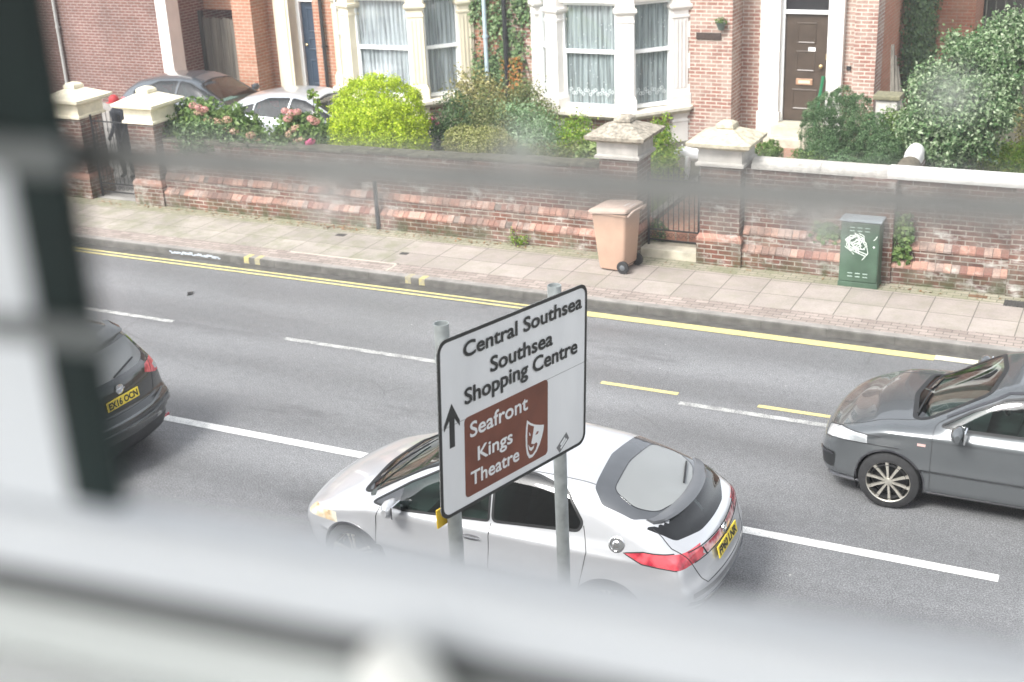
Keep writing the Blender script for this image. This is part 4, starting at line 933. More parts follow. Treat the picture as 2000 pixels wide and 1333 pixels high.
# --- dark grey supermini -------------------------------------------------------------
B = Body(hood=[(-2.1, .98), (-1.5, 1.0), (-.6, .98), (.5, .965), (.95, .96), (1.3, .925), (1.7, .845), (1.92, .72), (2.1, .5)],
    roof=[(-2.2, .7), (-1.93, 1.02), (-1.75, 1.26), (-1.55, 1.345), (-1.0, 1.40), (-.4, 1.425), (.0, 1.41), (.25, 1.345), (.6, 1.15), (.98, .94), (1.3, .74), (2.1, .2)],
    front=[(.1, 1.88), (.22, 1.96), (.45, 1.985), (.6, 1.965), (.75, 1.88), (.9, 1.6)], rear=[(.1, -1.85), (.3, -1.96), (.6, -1.98), (.8, -1.95), (1.0, -1.90), (1.2, -1.80), (1.5, -1.6)],
    wb=[(.15, .78), (.3, .835), (.5, .850), (.7, .862), (.865, .878), (.90, .855), (1.0, .81), (1.15, .765)], wg=[(.6, .88), (.90, .835), (1.0, .79), (1.2, .71), (1.34, .63), (1.42, .54)],
    plan=[(-2., .84), (-1.6, .95), (-1., 1.), (.9, 1.), (1.3, .985), (1.6, .93), (1.9, .80)], cf=.22, cr=.15, cw=.18, kend=.17, zc=.60, kroof=.14)
car = Car('grey_car', 'dark grey supermini with ten spoke alloy wheel entering at the frame edge', 'car', B, P_grey, (-.84, 13.2, 0), math.pi, res=.026, nth=150)
fd = [(.76, .97), (.76, .26), (-.62, .26), (-.66, .98), (-.62, 1.33), (-.3, 1.385), (.05, 1.36), (.35, 1.22), (.68, 1.02)]
fw_ = roundpoly([(.70, .975), (.42, 1.15), (.12, 1.30), (-.15, 1.345), (-.62, 1.345), (-.66, 1.0)], .035)
rw = roundpoly([(-.72, 1.0), (-.69, 1.34), (-1.1, 1.31), (-1.32, 1.12), (-1.28, 1.05)], .04)
ws = roundpoly([(.98, -.60), (1.06, 0), (.98, .60), (.28, .54), (.20, 0), (.28, -.54)], .08, 5)
arf = lambda x: [(x + .35*math.cos(a), .31+.35*math.sin(a)) for a in np.linspace(0, 2*np.pi, 29)[:-1]]
car.region('bonnet', P_grey, 'top', [(1.06, 0), (.96, -.62), (1.5, -.66), (1.80, -.58), (1.93, 0), (1.80, .58), (1.5, .66), (.96, .62)], up(.74), False)
car.region('door', P_grey, 'side', roundpoly(fd, .05, 3), sidef)
car.region('side_window', m_cglass, 'side', fw_, lambda c: abs(c.y) > .40 and c.z > .93)
car.region('rear_side_window', m_cglass, 'side', rw, lambda c: abs(c.y) > .40 and c.z > .93)
car.region('windscreen', m_cglass, 'top', ws, up(.90), False)
car.region('headlight', m_head, 'end', roundpoly([(.40, .66), (.62, .755), (.90, .80), (.86, .70), (.56, .60)], .02), lambda c: c.x > 1.40 and c.y > 0)
car.region('headlight', m_head, 'end', roundpoly([(-.40, .66), (-.62, .755), (-.90, .80), (-.86, .70), (-.56, .60)], .02), lambda c: c.x > 1.40 and c.y < 0)
car.region('grille', m_gloss, 'end', roundpoly([(-.36, .66), (.36, .66), (.27, .30), (-.27, .30)], .06), lambda c: c.x > 1.5, False)
car.region('air_intake', m_rub, 'end', roundpoly([(.42, .44), (.74, .50), (.72, .30), (.40, .28)], .04), lambda c: c.x > 1.5 and c.y > 0)
car.region('air_intake', m_rub, 'end', roundpoly([(-.42, .44), (-.74, .50), (-.72, .30), (-.40, .28)], .04), lambda c: c.x > 1.5 and c.y < 0)
car.region(None, None, 'side', arf(1.16), sidef); car.region(None, None, 'side', arf(-1.31), sidef)
car.cut(); r0 = car.root
for sg, k in ((1, 0), (-1, 1)):
    car.seal('side_window', 'side', fw_, .026, sg, None, k); car.seal('rear_side_window', 'side', rw, .024, sg, None, k)
    car.strip('door_gap', m_gap, 'side', roundpoly(fd, .05, 3), .006, .0015, sg, True, car.parts.get(('door', k)))
    car.strip('roof_rail', P_silver, 'side', [(.66, 1.045), (.38, 1.205), (.10, 1.345), (-.2, 1.385), (-.9, 1.385), (-1.3, 1.30)], .035, .0, sg, False, None, .04, .004)
    car.strip('sill_trim', P_silver, 'side', [(.78, .245), (0, .25), (-.9, .26)], .022, .002, sg, False, None, .05, .008)
    mirror(car, .50, sg*.84, 1.0, sg, P_grey)
    h, n = car.hit('side', -.45, .86, sg)
    if h: MB().box(-.55, -.37, min(h.y, h.y+sg*.03), max(h.y, h.y+sg*.03), .845, .875, .01).build('door_handle', P_grey, car.parts.get(('door', k)))
car.seal('windscreen', 'top', ws, .05, 1, m_rub, 0)
car.strip('bonnet_gap', m_gap, 'top', [(.96, .62), (1.5, .655), (1.80, .575)], .007, .0015, 1); car.strip('bonnet_gap', m_gap, 'top', [(.96, -.62), (1.5, -.655), (1.80, -.575)], .007, .0015, 1)
car.strip('bumper_blade', P_silver, 'end', [(-.80, .235), (-.5, .20), (.5, .20), (.80, .235)], .03, .004, 1, False, None, .04, .02)
car.strip('intake_blade', P_silver, 'end', [(.45, .42), (.72, .47)], .015, .004, 1, False, None, .03, .01)
car.strip('headlight_edge', m_gap, 'end', [(.40, .66), (.56, .60), (.86, .70)], .010, .003, 1); car.strip('headlight_edge', m_gap, 'end', [(.40, .66), (.62, .755), (.88, .80)], .010, .003, 1)
h, n = car.hit('side', .86, .79, 1); MB().box(.82, .90, h.y, h.y+.006, .775, .80).build('side_badge', simple('badge_red', (.7, .45, .42), .4, .1), r0)
for x in (1.16, -1.31):
    car.arch(x, .31, .35, None, P_grey, .016)
    for sg in (1, -1): car.wheel(x, sg*.765, .312, .215, m_alloy, 10, sg)
car.cabin(-1.1, 1.0, .68)
mb = MB()
for y0, y1, xe in ((.50, -.05, .93), (-.12, -.5, .88)):
    a, _ = car.hit('top', .97, y0); b, _ = car.hit('top', xe, y1); mb.tube([a+Vector((0, 0, .02)), (a+b)/2+Vector((0, 0, .03)), b+Vector((0, 0, .02))], .009, 6)
mb.build('wiper', m_rub, r0)
tag(None, None) if False else None
# --- black crossover at the left ------------------------------------------------------
B = Body(hood=[(-2.4, 1.02), (-1.8, 1.06), (-.8, 1.05), (.7, 1.0), (1.1, .99), (1.6, .93), (2.0, .80), (2.2, .6)],
    roof=[(-2.6, .7), (-2.10, 1.08), (-1.90, 1.28), (-1.74, 1.455), (-1.60, 1.525), (-1.2, 1.57), (-.4, 1.60), (.1, 1.57), (.45, 1.42), (1.15, .99), (1.5, .75), (2.2, .3)],
    front=[(.1, 2.05), (.3, 2.17), (.6, 2.19), (.8, 2.1), (1., 1.8)], rear=[(.15, -2.05), (.3, -2.16), (.5, -2.20), (.64, -2.185), (.72, -2.11), (1.0, -2.07), (1.1, -2.02), (1.3, -1.9), (1.6, -1.7)],
    wb=[(.2, .83), (.4, .89), (.6, .905), (.8, .905), (.95, .87), (1.05, .83), (1.2, .78)], wg=[(.6, .92), (.98, .86), (1.1, .82), (1.3, .74), (1.48, .65), (1.6, .52)],
    plan=[(-2.3, .82), (-1.9, .93), (-1.4, 1.), (1.2, 1.), (1.8, .93), (2.2, .8)], cf=.2, cr=.22, cw=.2, kend=.18, zc=.66, zb=.24)
car = Car('black_car', 'black crossover with yellow plate seen from behind, left of the silver car', 'car', B, P_black, (-12.24, 10.2, 0), math.pi, res=.034, nth=120)
rwp = roundpoly([(-.60, 1.40), (.60, 1.40), (.66, 1.15), (.5, 1.08), (-.5, 1.08), (-.66, 1.15)], .06)
fw_ = roundpoly([(.95, 1.05), (.5, 1.32), (.1, 1.47), (-.15, 1.49), (-.2, 1.06)], .04); rw = roundpoly([(-.27, 1.06), (-.24, 1.49), (-.9, 1.47), (-1.1, 1.32), (-1.05, 1.1)], .05)
q3 = roundpoly([(-1.12, 1.12), (-1.2, 1.38), (-1.5, 1.36), (-1.62, 1.22)], .03)
car.region('rear_window', m_rglass, 'end', rwp, lambda c: c.x < -1.2, False)
car.region('front_window', m_cglass, 'side', fw_, lambda c: abs(c.y) > .4 and c.z > 1.0); car.region('rear_side_window', m_dglass, 'side', rw, lambda c: abs(c.y) > .4 and c.z > 1.0); car.region('quarter_window', m_dglass, 'side', q3, lambda c: abs(c.y) > .4 and c.z > 1.0)
car.region('windscreen', m_cglass, 'top', roundpoly([(1.12, -.64), (1.2, 0), (1.12, .64), (.34, .58), (.26, 0), (.34, -.58)], .08), up(.95), False)
for sg in (1, -1):
    car.region('tail_light', m_red, 'end', [(sg*.56, 1.055), (sg*.95, 1.12), (sg*.97, .90), (sg*.72, .90), (sg*.50, .98)], (lambda c, sg=sg: c.x < -1.55 and c.y*sg > 0))
    car.region('lamp_clear', m_head, 'end', [(sg*.70, 1.0), (sg*.84, 1.02), (sg*.86, .93), (sg*.74, .93)], (lambda c, sg=sg: c.x < -1.55 and c.y*sg > 0))
car.region('lower_bumper', m_rub, 'end', [(-1., .44), (1., .44), (1., .2), (-1., .2)], lambda c: c.x < -1.75, False)
arf = lambda x: [(x + .37*math.cos(a), .34+.37*math.sin(a)) for a in np.linspace(0, 2*np.pi, 25)[:-1]]
car.region(None, None, 'side', arf(1.30), sidef); car.region(None, None, 'side', arf(-1.35), sidef)
car.cut(); r0 = car.root
car.seal('rear_window', 'end', rwp, .05, -1, m_gloss, 0)
car.strip('tailgate_crease', simple('crease_sheen', (.16, .17, .175), .3, .1, Metallic=.4), 'end', [(-.74, .70), (-.4, .645), (.4, .645), (.74, .70)], .022, .002, -1, False, None, .04, .008)
car.strip('bumper_crease', MATS['crease_sheen'], 'end', [(-.80, .60), (-.4, .56), (.4, .56), (.80, .60)], .018, .002, -1, False, None, .04, .008)
car.strip('tailgate_gap', m_gap, 'end', [(.68, 1.12), (.62, .9), (.56, .72), (-.56, .72), (-.62, .9), (-.68, 1.12)], .008, .0015, -1)
h, n = car.hit('end', 0, .86, -1); plate(car, r0, (h.x-.016, 0, .86), R(-6), 'EX16 OCN', -math.pi/2)
h, n = car.hit('end', 0, .985, -1); MB().lathe((h.x-.004, 0, .985), [(.06, 0), (.06, -.012), (.045, -.016), (.045, -.008), (.0, -.008)], 24, 'x').box(h.x-.022, h.x-.008, -.075, .075, .978, .992).build('badge', m_chrome, r0)
for sg in (1, -1):
    h, n = car.hit('end', sg*.70, .34, -1)
    if h: MB().box(h.x-.012, h.x+.01, sg*.70-.07, sg*.70+.07, .325, .36, .004).build('reflector', m_red, r0)
    mirror(car, .75, sg*.86, 1.08, sg, P_black)
sp = []
for yy in np.linspace(-.62, .62, 15):
    h, n = car.hit('end', yy, 1.45, -1)
    if h: sp.append([(h.x+.15, yy, 1.50), (h.x+.05, yy, 1.515), (h.x-.10, yy, 1.475), (h.x-.10, yy, 1.455), (h.x+.0, yy, 1.44)])
MB().rings(sp).build('roof_spoiler', P_black, r0, True)
a, _ = car.hit('end', 0, 1.12, -1); b, _ = car.hit('end', -.42, 1.19, -1); MB().tube([a-Vector((.02, 0, 0)), b-Vector((.02, 0, 0))], .011, 6).build('rear_wiper', m_rub, r0)
for x in (1.30, -1.35):
    car.arch(x, .34, .37, None, m_rub, .03)
    for sg in (1, -1): car.wheel(x, sg*.785, .345, .225, m_alloy, 5, sg)
car.cabin(-1.2, 1.1, .7, .5)
# --- parked cars ------------------------------------------------------------------------
def parked(name, label, paintm, loc, rz, roofz, hatch):
    k = roofz/1.46
    B = Body(hood=[(-2.2, .95), (-1.7, 1.0), (-.9, 1.0), (.7, .97), (1.05, .955), (1.5, .88), (1.9, .74), (2.1, .6)],
        roof=[(-2.4, .7), (-2.02, 1.03), (-1.80, 1.20), (-1.55, 1.33), (-1.0, 1.43), (-.4, 1.465), (.0, 1.445), (.35, 1.33), (1.08, .96), (1.4, .75), (2.1, .3)],
        front=[(.1, 1.98), (.3, 2.08), (.55, 2.10), (.75, 1.97), (.9, 1.75)], rear=[(.1, -1.98), (.3, -2.08), (.5, -2.12), (.7, -2.10), (.95, -2.03), (1.1, -1.95), (1.5, -1.7)],
        wb=[(.15, .80), (.3, .86), (.5, .88), (.8, .885), (.92, .85), (1.0, .81), (1.15, .76)], wg=[(.6, .89), (.92, .84), (1.0, .80), (1.2, .71), (1.36, .61), (1.46, .50)],
        plan=[(-2.1, .82), (-1.7, .93), (-1.2, 1.), (1., 1.), (1.6, .94), (2.0, .80)], cf=.2, cr=.2, cw=.2, kend=.2, kroof=.18)
    car = Car(name, label, 'car', B, paintm, loc, rz, None, .036, 112)
    fw = roundpoly([(.88, .99), (.45, 1.20), (.1, 1.335), (-.2, 1.37), (-.24, 1.0)], .03); rw = roundpoly([(-.31, 1.0), (-.27, 1.37), (-.8, 1.35), (-1.08, 1.25), (-1.12, 1.03)], .04); q = roundpoly([(-1.17, 1.035), (-1.14, 1.235), (-1.42, 1.16), (-1.5, 1.09), (-1.4, 1.04)], .025)
    ws = roundpoly([(1.06, -.60), (1.14, 0), (1.06, .60), (.34, .55), (.26, 0), (.34, -.55)], .08)
    for nm, pl, m in (('front_window', fw, m_cglass), ('rear_side_window', rw, m_cglass), ('quarter_window', q, m_dglass)): car.region(nm, m, 'side', pl, lambda c: abs(c.y) > .4 and c.z > .92)
    car.region('windscreen', m_cglass, 'top', ws, up(.9), False)
    car.region('rear_window', m_dglass, 'top', roundpoly([(-1.52, -.5), (-1.48, 0), (-1.52, .5), (-1.86, .52), (-1.93, 0), (-1.86, -.52)], .06), up(1.08), False)
    for sg in (1, -1):
        car.region('tail_light', m_red, 'end', [(sg*.55, .95), (sg*.95, 1.0), (sg*.95, .82), (sg*.55, .82)], (lambda c, sg=sg: c.x < -1.6 and c.y*sg > 0))
        car.region('headlight', m_head, 'end', [(sg*.5, .72), (sg*.95, .80), (sg*.95, .66), (sg*.5, .60)], (lambda c, sg=sg: c.x > 1.5 and c.y*sg > 0))
    arf = lambda x: [(x + .345*math.cos(a), .31+.345*math.sin(a)) for a in np.linspace(0, 2*np.pi, 21)[:-1]]
    car.region(None, None, 'side', arf(1.3), sidef); car.region(None, None, 'side', arf(-1.3), sidef); car.cut()
    for sg, kk in ((1, 0), (-1, 1)):
        for nm, pl in (('front_window', fw), ('rear_side_window', rw), ('quarter_window', q)): car.seal(nm, 'side', pl, .028, sg, None, kk)
        car.strip('door_gap', m_gap, 'side', [(-.275, 1.0), (-.26, .32), (.9, .3), (.95, .8), (.9, .98)], .006, .0015, sg); car.strip('door_gap', m_gap, 'side', [(-.26, .32), (-.8, .33), (-1.1, .6), (-1.2, .95)], .006, .0015, sg)
        mirror(car, .70, sg*.84, 1.0, sg, paintm)
        for hx in (-.1, -.95):
            h, n = car.hit('side', hx, .86, sg)
            if h: MB().box(hx-.09, hx+.09, min(h.y, h.y+sg*.03), max(h.y, h.y+sg*.03), .85, .875, .008).build('door_handle', paintm, car.root)
    car.seal('windscreen', 'top', ws, .05, 1, m_rub, 0)
    for x in (1.3, -1.3):
        car.arch(x, .31, .345, None, paintm, .018)
        for sg in (1, -1): car.wheel(x, sg*.77, .312, .205, m_alloy, 5, sg)
    car.cabin(-1.1, 1.05, .68); return car
pc = parked('parked_car', 'dark parked car with pale sky reflected in its side windows, on the driveway', P_black2, (-19.75, 24.05, .125), 0, 1.46, True)
a, _ = pc.hit('top', .62, .1); MB().box(.42, .78, -.42, .35, .87, .885).build('windscreen_card', simple('white_card', (.8, .85, .85), .6, .05), pc.root)
parked('parked_car', 'silver parked car behind the pink hydrangeas and round bush', P_silver2, (-16.0, 23.05, .125), 0, 1.46, True)
# ------------------------------------------------------------ road sign
def XF(M, mb, name, mat, par, smooth=False):
    mb.v = [tuple(M @ Vector(v)) for v in mb.v]; return mb.build(name, mat, par, smooth)
sg = empty('road_sign', 'white direction sign with brown theatre panel on two grey posts', 'road sign')
th, ro = R(78.14), R(-3.5)
e0 = Vector((math.cos(th), math.sin(th), 0)); u0 = Vector((0, 0, 1)); e_ = (e0*math.cos(ro)+u0*math.sin(ro)); u_ = (u0*math.cos(ro)-e0*math.sin(ro)); n_ = e_.cross(u_)
MS = Matrix((e_, u_, n_)).transposed().to_4x4(); MS.translation = (-3.4668, 5.8294, 3.0104)
SW, SH = 1.474, 1.115
def rrect(x0, y0, x1, y1, r, n=7):
    P = []
    for cx, cy, a0 in ((x1-r, y0+r, -90), (x1-r, y1-r, 0), (x0+r, y1-r, 90), (x0+r, y0+r, 180)):
        for k in range(n): a = R(a0+90*k/(n-1)); P.append((cx+r*math.cos(a), cy+r*math.sin(a)))
    return P
s = N('sign_white'); p_ = s.pos(); s.set(s.ramp(s.noise(p_, 3, 5, .6, (1, 1, .25)), [(.3, (.74, .75, .755)), (.7, (.86, .87, .87))]), .38); m_sw = s.m
m_sblk = simple('sign_black', (.035, .036, .034), .5, .25, 8); m_sbr = simple('sign_brown', (.19, .062, .036), .45, .22, 5); m_galv = simple('galvanised_steel', (.40, .43, .43), .45, .22, 14, .2, Metallic=.35)
XF(MS, MB().prism(rrect(0, 0, SW, SH, .075), 'z', -.006, 0), 'board', m_sw, sg)
o_, i_ = rrect(.0, .0, SW, SH, .075), rrect(.022, .022, SW-.022, SH-.022, .06); n = len(o_)
mb = MB(); mb.add([(x, y, z) for z in (-.0065, .002) for x, y in o_] + [(x, y, .002) for x, y in i_], [(k, (k+1) % n, n+(k+1) % n, n+k) for k in range(n)] + [(n+k, n+(k+1) % n, 2*n+(k+1) % n, 2*n+k) for k in range(n)])
XF(MS, mb, 'border', m_sblk, sg)
XF(MS, MB().box(0, SW, .5765, .579, -.001, .0012), 'board_joint', simple('joint_grey', (.25, .25, .25), .6, .1), sg)
XF(MS, MB().prism(rrect(.224, .068, 1.047, .583, .03), 'z', -.001, .0025), 'brown_panel', m_sbr, sg)
o_, i_ = rrect(.224, .068, 1.047, .583, .03), rrect(.217, .061, 1.054, .590, .034)
def T(body, x, y, w, cap, mat, name='sign_text'):
    o = text(name, body, cap/.66, mat, MS @ Matrix.Translation((x, y, .0045)), sg, 0., .0003, w); k = .0034 if mat is m_sblk else .0026
    bm = bmesh.new(); src = o.data.copy()
    for q, (dx, dy) in enumerate(((0, 0), (k, 0), (-k, 0), (0, k), (0, -k), (k*.7, k*.7), (-k*.7, -k*.7), (k*.7, -k*.7), (-k*.7, k*.7))):
        n0 = len(bm.verts); bm.from_mesh(src); bm.verts.ensure_lookup_table()
        for v in bm.verts[n0:]: v.co += e_*dx + u_*dy + n_*(.00012*q)
    bm.to_mesh(o.data); bm.free()
T('Central Southsea', .228, .962, 1.180, .086, m_sblk); T('Southsea', .473, .800, .620, .090, m_sblk); T('Shopping Centre', .230, .670, 1.133, .092, m_sblk)
T('Seafront', .272, .447, .560, .090, m_sw); T('Kings', .340, .277, .335, .084, m_sw); T('Theatre', .272, .134, .470, .084, m_sw)
XF(MS, MB().prism([(.112, .712), (.181, .590), (.181, .555), (.134, .618), (.134, .440), (.090, .440), (.090, .618), (.042, .560), (.042, .595)], 'z', -.001, .003), 'arrow', m_sblk, sg)
# half light, half dark theatre mask (a standard pictogram)
def hull(t): return t
OUT = [(.829, .372), (.86, .345), (.905, .318), (.955, .298), (1.005, .283), (1.0, .25), (.985, .21), (.960, .165), (.925, .125), (.885, .102), (.850, .105), (.826, .14), (.815, .20), (.813, .27), (.818, .33)]
INN = [(.838, .345), (.865, .325), (.898, .308), (.885, .25), (.868, .20), (.90, .185), (.925, .19), (.935, .175), (.915, .142), (.88, .122), (.855, .128), (.838, .16), (.830, .21), (.829, .28)]
XF(MS, MB().prism(OUT, 'z', .001, .0035), 'mask_symbol', m_sw, sg); XF(MS, MB().prism(INN, 'z', .003, .0045), 'mask_dark_half', m_sbr, sg)
XF(MS, MB().prism([(.845, .285), (.858, .272), (.862, .255), (.850, .262)], 'z', .004, .0055), 'mask_eye', m_sw, sg); XF(MS, MB().prism([(.915, .245), (.93, .262), (.95, .258), (.935, .243)], 'z', .003, .0045), 'mask_eye', m_sbr, sg)
XF(MS, MB().prism([(.838, .205), (.855, .180), (.875, .172), (.898, .178), (.890, .160), (.868, .150), (.848, .165)], 'z', .004, .0055), 'mask_mouth', m_sw, sg)
mb = MB().prism([(1.145, .072), (1.255, .145), (1.285, .095), (1.18, .026)], 'z', .001, .0022); stk = XF(MS, mb, 'sticker', simple('sticker_grey', (.2, .2, .2), .6, .3, 30), sg)
XF(MS, MB().prism([(1.185, .085), (1.235, .118), (1.245, .103), (1.195, .070)], 'z', .002, .003).prism([(1.185, .060), (1.255, .103), (1.262, .092), (1.195, .047)], 'z', .002, .003), 'sticker_text_bar', m_sw, stk)
for d_, zt in ((.185, 4.19), (1.27, 4.085)):
    c = MS @ Vector((d_, 0, 0)) - n_*.062; x, y = c.x, c.y
    mb = MB(); r = .0445; mb.lathe((x, y, 0), [(r, .1), (r, zt), (r-.004, zt), (r-.004, zt-.05), (0, zt-.05)], 28); ps = mb.build('post', m_galv, sg, True)
    for z in (3.02, 3.95):
        MB().lathe((x, y, z), [(r+.001, 0), (r+.004, .0), (r+.004, .03), (r+.001, .03)], 28).build('band_clamp', m_sblk if z < 3.5 else m_galv, ps, True)
    if d_ < .5:
        q = MS @ Vector((d_, 0, 0)) - n_*.125; F = (q.x, q.y, th)
        MB(F).box(-.095, .085, -.012, .0, 2.885, 3.01, .003).build('yellow_plate', simple('yellow_plastic', (.85, .58, .05), .45, .1), ps)
# ------------------------------------------------------------ wheelie bin
bn = empty('wheelie_bin', 'pale brown wheelie bin standing on the pavement beside the grey pier', 'wheelie bin', (-7.30, 18.27, .122), math.pi+R(-7))
m_bin = simple('bin_brown', (.47, .315, .235), .5, .10, 4, .1); m_lid = simple('bin_lid', (.62, .47, .39), .55, .12, 5, .1); m_lbl = simple('bin_label', (.75, .70, .70), .6, .1)
mb = MB()
def bl(hx0, hx1, hy, z): return [(hx0, -hy, z), (hx1, -hy, z), (hx1, hy, z), (hx0, hy, z)]
def rr4(x0, x1, hy, z, r=.05): return [(x, y, z) for x, y in rrect(x0, -hy, x1, hy, r, 4)]
mb.rings([rr4(-.16, .24, .20, .03), rr4(-.22, .25, .215, .12), rr4(-.245, .30, .24, .55), rr4(-.265, .335, .262, .92), rr4(-.285, .355, .28, .925), rr4(-.285, .355, .28, .955)]); mb.build('bin_body', m_bin, bn, True)
mb = MB(); mb.rings([rr4(-.30, .375, .295, .955), rr4(-.305, .385, .30, .985), rr4(-.30, .37, .29, 1.01), rr4(-.25, .30, .24, 1.04)])
lid = mb.build('lid', m_lid, bn, True)
for v in lid.data.vertices: v.co.z += (.04-v.co.x)*.10
MB().rings([[(x, y, z+(.04-x)*.10) for x, y, z in l] for l in (rr4(-.17, .22, .17, 1.036, .04), rr4(-.15, .20, .15, 1.052, .04))]).build('lid_panel', m_lid, lid, True)
MB().box(-.28, -.12, -.06, .12, 1.058, 1.063).build('lid_label', m_lbl, lid)
MB().tube([(-.30, -.24, .93), (-.36, -.24, 1.0), (-.37, -.2, 1.02), (-.37, .2, 1.02), (-.36, .24, 1.0), (-.30, .24, .93)], .015, 8).build('handle', m_lid, bn, True)
for sy in (-1, 1):
    w = MB().lathe((-.20, sy*.235, .10), [(0, -.025), (.06, -.025), (.098, -.02), (.10, 0), (.098, .02), (.06, .025), (0, .025)], 28, 'y').build('wheel', m_tyre, bn, True)
    MB().lathe((-.20, sy*.262, .10), [(0, -.004), (.04, -.004), (.045, 0), (.02, .004), (0, .004)], 16, 'y').build('hub', simple('hub_grey', (.12, .13, .14), .5, .2), w, True)
MB().tube([(-.20, -.22, .10), (-.20, .22, .10)], .012, 8).build('axle', m_black, bn)
# ------------------------------------------------------------ roadside cabinet
m_cab = simple('cabinet_green', (.065, .112, .075), .5, .3, 3, .15); m_cabt = simple('cabinet_top', (.40, .46, .50), .45, .15, 5)
cb = empty('utility_cabinet', 'dark green roadside cabinet with white scribbled graffiti on its door', 'cabinet', (0, 0, 0))
MB().box(-3.93, -3.37, 18.565, 18.85, .12, 1.12, .006).build('cabinet_body', m_cab, cb)
MB().box(-3.955, -3.345, 18.545, 18.856, 1.12, 1.15, .006).build('cabinet_top', m_cabt, cb)
MB().box(-3.94, -3.36, 18.555, 18.853, .115, .19, .004).build('cabinet_base', m_cab, cb)
d = MB().box(-3.915, -3.385, 18.553, 18.566, .21, 1.10, .003).build('door', m_cab, cb)
for z0 in (1.03, .98, .33, .28):
    mb = MB()
    for k in range(3): mb.box(-3.80+k*.11, -3.73+k*.11, 18.546, 18.554, z0, z0+.012)
    mb.build('vent_slots', simple('slot_light', (.38, .48, .42), .5, .1) if 'slot_light' not in MATS else MATS['slot_light'], d); MATS['slot_light'] = bpy.data.materials['slot_light']
MB().lathe((-3.44, 18.553, .76), [(0, 0), (.014, 0), (.014, .008), (0, .008)], 12, 'y').build('lock', m_upvc, d)
m_graf = simple('graffiti_white', (.70, .76, .70), .7, .15, 30); rg2 = random.Random(21); mb = MB()
def flat(pts, w=.008, y=18.5505):
    vs = []; fs = []
    for i, (x, z) in enumerate(pts):
        a, b = pts[max(0, i-1)], pts[min(len(pts)-1, i+1)]; dx, dz = b[0]-a[0], b[1]-a[1]; l = math.hypot(dx, dz) or 1; nx, nz = -dz/l*w, dx/l*w
        vs += [(x+nx, y, z+nz), (x-nx, y, z-nz)]
        if i: fs.append((2*i-2, 2*i-1, 2*i+1, 2*i))
    mb.add(vs, fs)
for k in range(7):
    cx, cz, a, b, t0 = -3.70+rg2.uniform(-.06, .07), .80+rg2.uniform(-.09, .07), rg2.uniform(.05, .13), rg2.uniform(.05, .14), rg2.uniform(0, 6)
    flat([(cx+a*math.cos(t0+q*.3)+.02*math.sin(q), cz+b*math.sin(t0+q*.3)*(.7+.02*q)) for q in range(rg2.randint(12, 20))], .006, 18.5505-.0003*k)
for k in range(7):
    x, z = -3.80+rg2.uniform(0, .2), .62+rg2.uniform(0, .25); flat([(x, z), (x+rg2.uniform(-.1, .1), z+rg2.uniform(.02, .1)), (x+rg2.uniform(-.08, .16), z+rg2.uniform(-.06, .04))], .006, 18.548-.0003*k)
flat([(-3.86, .74), (-3.76, .67), (-3.80, .75), (-3.83, .86)], .006, 18.546); flat([(-3.60, .55), (-3.52, .66), (-3.55, .80), (-3.62, .90)], .005, 18.5457); flat([(-3.45, .86), (-3.42, .89), (-3.40, .93)], .006, 18.546)
mb.build('graffiti', m_graf, d, False, False)
# ------------------------------------------------------------ pavement bits
def bit(name, label, cat, x0, x1, y0, y1, z, mat): return tag(MB().box(x0, x1, y0, y1, z-.01, z).build(name, mat), label, cat)
m_iron = simple('cast_iron', (.06, .058, .055), .6, .3, 30, .5)
bit('drain_cover', 'small dark drain cover set in the pavement slabs', 'drain cover', -11.0, -10.86, 17.75, 17.86, .126, m_iron)
bit('drain_cover', 'small square iron cover by the wall, left of the drain strip', 'drain cover', -12.62, -12.44, 18.3, 18.42, .126, m_iron)
t = empty('drain_grating', 'ribbed iron grating in the pavement near the wall at the frame edge', 'grating')
MB().box(-1.6, -1.1, 18.45, 18.7, .11, .124).build('grating_frame', m_iron, t); mb = MB()
for k in range(9): mb.box(-1.58+k*.052, -1.555+k*.052, 18.46, 18.69, .124, .132)
mb.build('grating_ribs', m_iron, t)
bit('access_cover', 'rusty oval cover in the mossy edge of the pavement', 'drain cover', -2.10, -1.84, 18.68, 18.78, .122, simple('rust', (.16, .09, .05), .8, .4, 20))
st(MB().box(-12.85, -10.75, 17.28, 17.315, .1, .1232).box(-10.785, -10.75, 16.95, 17.315, .1, .1232).build('pavement_trench_line', simple('pale_mortar', (.46, .42, .36), .8, .2)))
